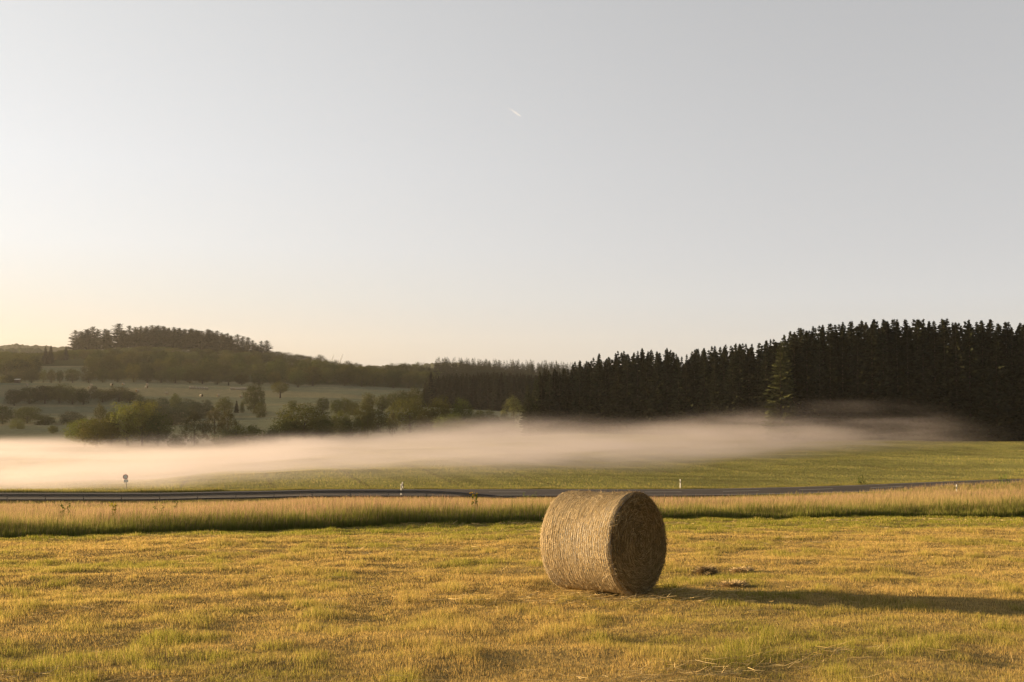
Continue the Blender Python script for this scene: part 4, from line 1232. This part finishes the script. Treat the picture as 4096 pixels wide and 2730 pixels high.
# ------------------------------------------------------------------ bales on the far meadow
def small_bale_mesh():
    b = MB(); n = 28; Rr, W = 0.66, 1.15
    xs_ = [-W / 2 + 0.0, -W / 2 + 0.03, -W / 2 + 0.08, 0, W / 2 - 0.08, W / 2 - 0.03, W / 2]; rs = [Rr - 0.07, Rr - 0.02, Rr, Rr - 0.01, Rr, Rr - 0.02, Rr - 0.07]
    V = []; Fq = []
    for x, r_ in zip(xs_, rs):
        V += [(x, r_ * math.cos(2 * math.pi * i / n), Rr - 0.03 + r_ * math.sin(2 * math.pi * i / n) + 0.01 * math.sin(i * 3)) for i in range(n)]
    for k in range(len(xs_) - 1):
        Fq += [[k * n + i, k * n + (i + 1) % n, (k + 1) * n + (i + 1) % n, (k + 1) * n + i] for i in range(n)]
    b.add(V, Fq)
    return b.build("rolled_side", M_farhay, smooth=True), (n, xs_, rs)
M_farhay = mat_hay("hay_pale", (20, 9, 9), (0.28, 0.24, 0.19), (0.48, 0.42, 0.33))  # lighter, more neutral hay colour for the distant bales
SBM, _ = small_bale_mesh()
def small_end():
    b = MB(); n = 28; V = [(0.04, 0, 0.63)]
    for q in (0.5, 1.0): V += [(0.04 * (1 - q * q), 0.59 * q * math.cos(2 * math.pi * i / n), 0.63 + 0.59 * q * math.sin(2 * math.pi * i / n)) for i in range(n)]
    Fq = [[0, 1 + i, 1 + (i + 1) % n, 1 + (i + 1) % n] for i in range(n)] + [[1 + i, 1 + n + i, 1 + n + (i + 1) % n, 1 + (i + 1) % n] for i in range(n)]
    b.add(V, Fq); return b.build("end_face", M_hayend, smooth=True)
SEM = small_end()
def ground_Y(px, py, lo=440, hi=720):
    best = None
    for Y in np.arange(lo, hi, 1.0):
        z = h1(xpx(px, Y), Y)
        q = 1550 - (z - CAMZ) / Y * F
        if best is None or abs(q - py) < best[0]: best = (abs(q - py), Y)
    return best[1]
def dist_bale(px, py, rz, label, Y=None, group="hay bales on the far meadow"):
    Y = Y or ground_Y(px, py)
    x = xpx(px, Y); z = h1(x, Y) + 0.02
    root = bpy.data.objects.new("hay_bale", None); COL.objects.link(root)
    root.location = (x, Y, z); root.rotation_euler = (0, 0, rz); root.scale = (1.05, 1.05, 1.05)
    tag(root, label, "hay bale", group)
    o = bpy.data.objects.new("rolled_side", SBM); COL.objects.link(o); o.parent = root
    for s in (0, 1):
        e = bpy.data.objects.new("end_face", SEM); COL.objects.link(e); e.parent = root
        e.location = ((0.575, 0, 0) if s == 0 else (-0.575, 0, 0)); e.rotation_euler = (0, 0, 0 if s == 0 else math.pi)
for px, py, rz, lab in [
    (110, 1545, 0.5, "single pale distant bale at the far left above the long hedge"),
    (360, 1556, 0.7, "grey distant bale just above the gap right of the long hedge"),
    (367, 1546, 0.4, "distant bale beside the sunlit strip, above the gap right of the long hedge"),
    (448, 1544, -0.5, "distant bale glowing in sunlight at the end of the bright strip"),
    (494, 1542, 0.6, "dim distant bale just right of the glowing bale"),
    (590, 1544, 0.5, "upper bale of the distant pair below the dark trees"),
    (587, 1554, -0.3, "lower bale of the distant pair below the dark trees"),
    (550, 1569, 0.9, "pale distant bale lying lower, left of the pair"),
    (668, 1579, 0.2, "dark distant bale alone above the willow thicket"),
    (807, 1588, -0.5, "sunlit distant bale alone below the first row of bales"),
    (874, 1588, 0.5, "dim distant bale just above the dark round tree"),
    (966, 1592, 0.4, "distant bale left of the tall rounded tree")]:
    dist_bale(px, py, rz, lab)
YR1 = ground_Y(795, 1558); YR2 = ground_Y(950, 1561)
for i in range(7): dist_bale(762 + i * 11.2, 1558, 0.3, "bale of the first straight row of seven distant bales", YR1, "first row of distant bales")
for i in range(8): dist_bale(925 + i * 8.4, 1560, 0.3, "bale of the second distant row, ending behind the tall rounded tree", YR2 + (2 if i < 2 else 0) + i * 0.3, "second row of distant bales")

# ------------------------------------------------------------------ wind turbines behind the ridge (blade tips show above the trees)
def turbine(px, tip, label):
    Y = 2700.0
    root = bpy.data.objects.new("wind_turbine", None); COL.objects.link(root)
    t = P(px, tip, Y)
    hubz = t.z - 47
    root.location = (t.x - 17, Y, 0)
    tag(root, label, "wind turbine", "wind turbines behind the ridge")
    Mw = mat_pbr("turbine_white", (0.6, 0.6, 0.6), 0.5)
    b = MB(); b.tube([(0, 0, -30), (0, 0, hubz)], [2.6, 1.5], 16); mk_obj("tower", b.build("tower", Mw, smooth=True), root)
    b = MB(); b.box((0, 2, hubz + 1), (3.4, 9, 3.4)); mk_obj("nacelle", b.build("nacelle", Mw), root)
    b = MB(); b.tube([(0, -4.5, hubz), (0, -3, hubz), (0, -2.2, hubz)], [0.4, 1.5, 1.6], 14); mk_obj("hub", b.build("hub", Mw, smooth=True), root)
    for k in range(3):
        a = math.radians(70 - 120 * k)
        b = MB(); pts_ = [(math.cos(a) * L, -3.2, hubz + math.sin(a) * L) for L in (1, 8, 28, 51)]
        b.tube(pts_, [0.9, 1.7, 1.1, 0.35], 8); mk_obj("blade", b.build("blade", Mw, smooth=True), root)
turbine(1337, 1418, "left of two wind turbines, only a thin blade showing above the ridge trees")
turbine(1371, 1419, "right of two wind turbines, its blade the longer one above the ridge trees")

# small flat-roofed shed at the far left top of the meadow
def shed():
    Y = 668.0; p = P(70, 1521, Y)
    root = bpy.data.objects.new("field_shelter", None); COL.objects.link(root)
    root.location = (p.x, Y, h1(p.x, Y))
    hgt = p.z - root.location.z
    hgt = max(2.2, hgt)
    tag(root, "low field shelter with a pale flat roof at the far left edge of the meadow", "shelter")
    Mw = mat_pbr("shed_wall", (0.12, 0.10, 0.08), 0.9, nscale=2)
    b = MB(); b.box((0, 0.9, hgt / 2), (2.8, 0.06, hgt)); b.box((-1.37, 0, hgt / 2), (0.06, 1.74, hgt)); b.box((1.37, 0, hgt / 2), (0.06, 1.74, hgt)); mk_obj("wall", b.build("wall", Mw), root)
    b = MB(); b.box((0, 0, hgt + 0.08), (3.2, 2.4, 0.12), Matrix.Rotation(0.10, 4, 'X')); mk_obj("roof", b.build("roof", mat_pbr("shed_roof", (0.6, 0.6, 0.58), 0.5)), root)
shed()

# ------------------------------------------------------------------ weeds in the meadow
def weed(px, py, Y, h, spread, label, col=(0.10, 0.14, 0.03), flower=None):
    p = P(px, py, Y)
    r = np.random.default_rng(int(px))
    n = 260
    st = r.integers(0, 7, n); sx = (st - 3) * spread / 7 + 0.02
    t = r.uniform(0.1, 1, n); hh = h * (0.7 + 0.3 * np.cos(st * 1.7))
    C = np.stack([sx + r.normal(0, spread * 0.07, n), r.normal(0, spread * 0.15, n), t * hh], 1)
    V, FA = quads(C, np.tile([0, 0, 1.0], (n, 1)), 0.055 * (1 + Y / 90) * r.uniform(0.7, 1.3, n), r, 1.0)
    c = np.repeat(np.array(col)[None] * r.uniform(0.7, 1.3, n)[:, None], 4, 0)
    root = bpy.data.objects.new("weed", None); COL.objects.link(root)
    x = xpx(px, Y); root.location = (x, Y, h1(x, Y))
    tag(root, label, "weed", "weeds in the tall grass")
    mk_obj("leaves", mk_mesh("leaves", V, FA, M_leaf, c), root)
    b = MB()
    for i in range(7): b.tube([((i - 3) * spread / 7 + 0.02, 0, -0.05), ((i - 3) * spread / 7 + 0.03, 0, h * 0.9 * (0.7 + 0.3 * math.cos(i * 1.7)))], [0.008, 0.003], 5)
    mk_obj("stem", b.build("stem", mat_pbr("stem", (0.12, 0.13, 0.04), 0.8)), root)
    if flower:
        n = 60; st = r.integers(0, 7, n)
        C = np.stack([(st - 3) * spread / 7 + r.normal(0, 0.05, n), r.normal(0, 0.04, n), h * (0.7 + 0.3 * np.cos(st * 1.7)) + r.normal(0, 0.03, n)], 1)
        V, FA = quads(C, np.tile([0, 0, 1.0], (n, 1)), np.full(n, 0.05), r, 1.0)
        mk_obj("flowers", mk_mesh("flowers", V, FA, M_leaf, np.tile(np.array(flower), (len(V), 1))), root)
weed(275, 2062, 34, 0.75, 0.35, "round green weed in the tall grass at the left")
weed(465, 2085, 32, 0.70, 0.16, "single upright yellowish weed at the left front of the tall grass", (0.16, 0.15, 0.02), (0.55, 0.42, 0.02))
weed(650, 2085, 33, 0.75, 0.45, "broad green weed cluster in the front of the tall grass", (0.13, 0.16, 0.03))
weed(712, 2038, 60, 0.9, 0.3, "small dark weed in the middle of the tall grass")
weed(1900, 2030, 38, 0.8, 0.22, "yellow flowering weed in the tall grass left of the bale", (0.12, 0.14, 0.02), (0.6, 0.45, 0.02))
weed(2130, 1975, 112, 1.3, 2.2, "green weeds standing against the road left above the bale")
weed(3440, 1935, 133, 1.2, 0.9, "dark bushy weed on the far verge of the road")
weed(4010, 1930, 112, 1.6, 1.1, "tall dark green weed in the golden grass near the right edge")

# ------------------------------------------------------------------ contrail
def contrail():
    Y = 12000.0
    a = P(2083, 466, Y); b_ = P(2028, 428, Y + 600)
    m, n, l = newmat("contrail")
    d = n.new("ShaderNodeBsdfDiffuse"); d.inputs[0].default_value = (0.9, 0.9, 0.9, 1)
    t = n.new("ShaderNodeBsdfTransparent"); mx = n.new("ShaderNodeMixShader"); o = n.new("ShaderNodeOutputMaterial")
    at = n.new("ShaderNodeVertexColor"); at.layer_name = "Col"
    l.new(at.outputs[0], mx.inputs[0]); l.new(t.outputs[0], mx.inputs[1]); l.new(d.outputs[0], mx.inputs[2]); l.new(mx.outputs[0], o.inputs[0])
    N = 14; V = []; FA = []; C = []
    ax = (b_ - a); dirn = ax.normalized(); s1 = dirn.orthogonal().normalized(); s2 = dirn.cross(s1)
    for i in range(N):
        f = i / (N - 1); p = a + ax * f; rr = 4 + 7 * min(1, f * 3)
        for j in range(8):
            w = 2 * math.pi * j / 8
            V.append(tuple(p + (s1 * math.cos(w) + s2 * math.sin(w)) * rr)); C.append([0.075 * (1 - f) ** 1.3] * 3)
    for i in range(N - 1):
        for j in range(8): FA.append([i * 8 + j, i * 8 + (j + 1) % 8, (i + 1) * 8 + (j + 1) % 8, (i + 1) * 8 + j])
    o = mk_obj("contrail", mk_mesh("contrail", V, FA, m, np.array(C), True))
    tag(o, "short thin white contrail of an aeroplane high in the grey sky", "contrail")
contrail()

# ------------------------------------------------------------------ air: even haze, and the bank of ground mist
def box_mesh(name, lo, hi):
    b = MB(); c = [(p + q) / 2 for p, q in zip(lo, hi)]; d = [q - p for p, q in zip(lo, hi)]
    b.box(c, d); return b.build(name, None)

def haze():
    me = box_mesh("haze", (-3300, -70, -19), (3300, 2900, 130))
    m, n, l = newmat("haze")
    v = n.new("ShaderNodeVolumePrincipled"); v.inputs["Density"].default_value = 0.00005; v.inputs["Color"].default_value = (0.93, 0.9, 0.88, 1); v.inputs["Anisotropy"].default_value = 0.35
    o = n.new("ShaderNodeOutputMaterial"); l.new(v.outputs[0], o.inputs["Volume"])
    me.materials.append(m)
    tag(mk_obj("haze", me), "thin pale morning haze filling the air", "haze", kind="stuff")
haze()

def mist():
    me = box_mesh("mist", (-190, 130, -18), (130, 345, 3))
    m, n, l = newmat("mist")
    g = n.new("ShaderNodeNewGeometry"); sp = n.new("ShaderNodeSeparateXYZ"); l.new(g.outputs["Position"], sp.inputs[0])
    X, Yy, Z = sp.outputs
    def M(op, a, b=None, c=None, clamp=False):
        q = n.new("ShaderNodeMath"); q.operation = op; q.use_clamp = clamp
        for i, s in enumerate((a, b, c)):
            if s is None: continue
            if isinstance(s, (int, float)): q.inputs[i].default_value = s
            else: l.new(s, q.inputs[i])
        return q.outputs[0]
    def ramp(v, lo, hi, pts_):
        """piecewise-linear map of v over stops (v, value)"""
        mr = n.new("ShaderNodeMapRange"); mr.inputs[1].default_value = lo; mr.inputs[2].default_value = hi; l.new(v, mr.inputs[0])
        cv = n.new("ShaderNodeFloatCurve"); cu = cv.mapping.curves[0]
        vs = [p[1] for p in pts_]; a, b = min(vs), max(vs)
        P_ = [((p[0] - lo) / (hi - lo), (p[1] - a) / (b - a)) for p in pts_]
        cu.points[0].location = P_[0]; cu.points[1].location = P_[-1]
        for p in P_[1:-1]: cu.points.new(*p)
        for p in cu.points: p.handle_type = 'AUTO_CLAMPED'
        cv.mapping.update()
        l.new(mr.outputs[0], cv.inputs["Value"])
        return M('ADD', M('MULTIPLY', cv.outputs[0], b - a), a)
    u = M('ADD', M('MULTIPLY', M('DIVIDE', X, Yy), F), 2048.0)
    tn = n.new("ShaderNodeTexNoise"); tn.inputs["Scale"].default_value = 1.0; tn.inputs["Detail"].default_value = 3; tn.inputs["Roughness"].default_value = 0.5
    mp = n.new("ShaderNodeMapping"); mp.inputs["Scale"].default_value = (0.028, 0.022, 0.16); mp.inputs["Rotation"].default_value = (0, 0.05, 0.2)
    l.new(g.outputs["Position"], mp.inputs[0]); l.new(mp.outputs[0], tn.inputs["Vector"])
    ns = M('SUBTRACT', tn.outputs[0], 0.5)
    top = ramp(u, -600, 4600, [(-600, -10.2), (0, -10.2), (700, -10.0), (1100, -9.0), (1600, -6.6), (2048, -4.6), (2600, -2.9), (2900, -1.6), (3150, -1.0), (3550, -1.4), (3900, -3.2), (4300, -5.4), (4600, -7.5)])
    amp = ramp(u, -600, 4600, [(-600, 5.0), (900, 6.0), (1800, 8.0), (4600, 9.0)])
    top = M('ADD', top, M('MULTIPLY', ns, amp))
    top = M('ADD', top, M('MULTIPLY', M('DIVIDE', M('SUBTRACT', 270.0, Yy), 120.0, clamp=True), 1.5))
    soft = ramp(u, -600, 4600, [(-600, 5.6), (600, 5.6), (1600, 7.4), (2600, 8.6), (4600, 8.4)])
    hf = M('DIVIDE', M('SUBTRACT', top, Z), soft, clamp=True); hf = M('POWER', hf, 2.4)
    front = ramp(u, -600, 4600, [(-600, 95), (400, 98), (1100, 112), (1500, 122), (2100, 136), (2700, 149), (3100, 166), (3600, 188), (4100, 214), (4600, 240)])
    ff = M('DIVIDE', M('ADD', M('SUBTRACT', Yy, front), M('MULTIPLY', ns, 26.0)), 46.0, clamp=True)
    ff = M('POWER', ff, 1.4)
    dn = ramp(u, -600, 4600, [(-600, 0.17), (900, 0.16), (1600, 0.105), (2300, 0.072), (3000, 0.056), (3500, 0.064), (3900, 0.050), (4200, 0.026), (4600, 0.004)])
    bf = M('DIVIDE', M('SUBTRACT', 320.0, Yy), 28.0, clamp=True)
    tn2 = n.new("ShaderNodeTexNoise"); tn2.inputs["Scale"].default_value = 1.0; tn2.inputs["Detail"].default_value = 4; tn2.inputs["Distortion"].default_value = 0.6
    mp2 = n.new("ShaderNodeMapping"); mp2.inputs["Scale"].default_value = (0.05, 0.04, 0.42); mp2.inputs["Rotation"].default_value = (0, 0.10, 0.3)
    l.new(g.outputs["Position"], mp2.inputs[0]); l.new(mp2.outputs[0], tn2.inputs["Vector"])
    wisp = n.new("ShaderNodeMapRange"); wisp.inputs[1].default_value = 0.38; wisp.inputs[2].default_value = 0.62; wisp.inputs[3].default_value = 0.25; wisp.inputs[4].default_value = 1.5
    l.new(tn2.outputs[0], wisp.inputs[0])
    wa = ramp(u, -600, 4600, [(-600, 0.15), (900, 0.25), (2000, 0.6), (2900, 1.0), (4600, 1.0)])
    wf = M('ADD', M('MULTIPLY', M('SUBTRACT', wisp.outputs[0], 1.0), wa), 1.0)
    hf = M('MULTIPLY', hf, wf)
    den = M('MULTIPLY', M('MULTIPLY', M('MULTIPLY', hf, ff), bf), dn)
    v = n.new("ShaderNodeVolumePrincipled"); v.inputs["Color"].default_value = (0.62, 0.575, 0.62, 1); v.inputs["Anisotropy"].default_value = 0.55
    l.new(den, v.inputs["Density"])
    o = n.new("ShaderNodeOutputMaterial"); l.new(v.outputs[0], o.inputs["Volume"])
    me.materials.append(m)
    ob = tag(mk_obj("mist", me), "bank of pale ground mist lying across the valley behind the road", "mist", kind="stuff")
mist()
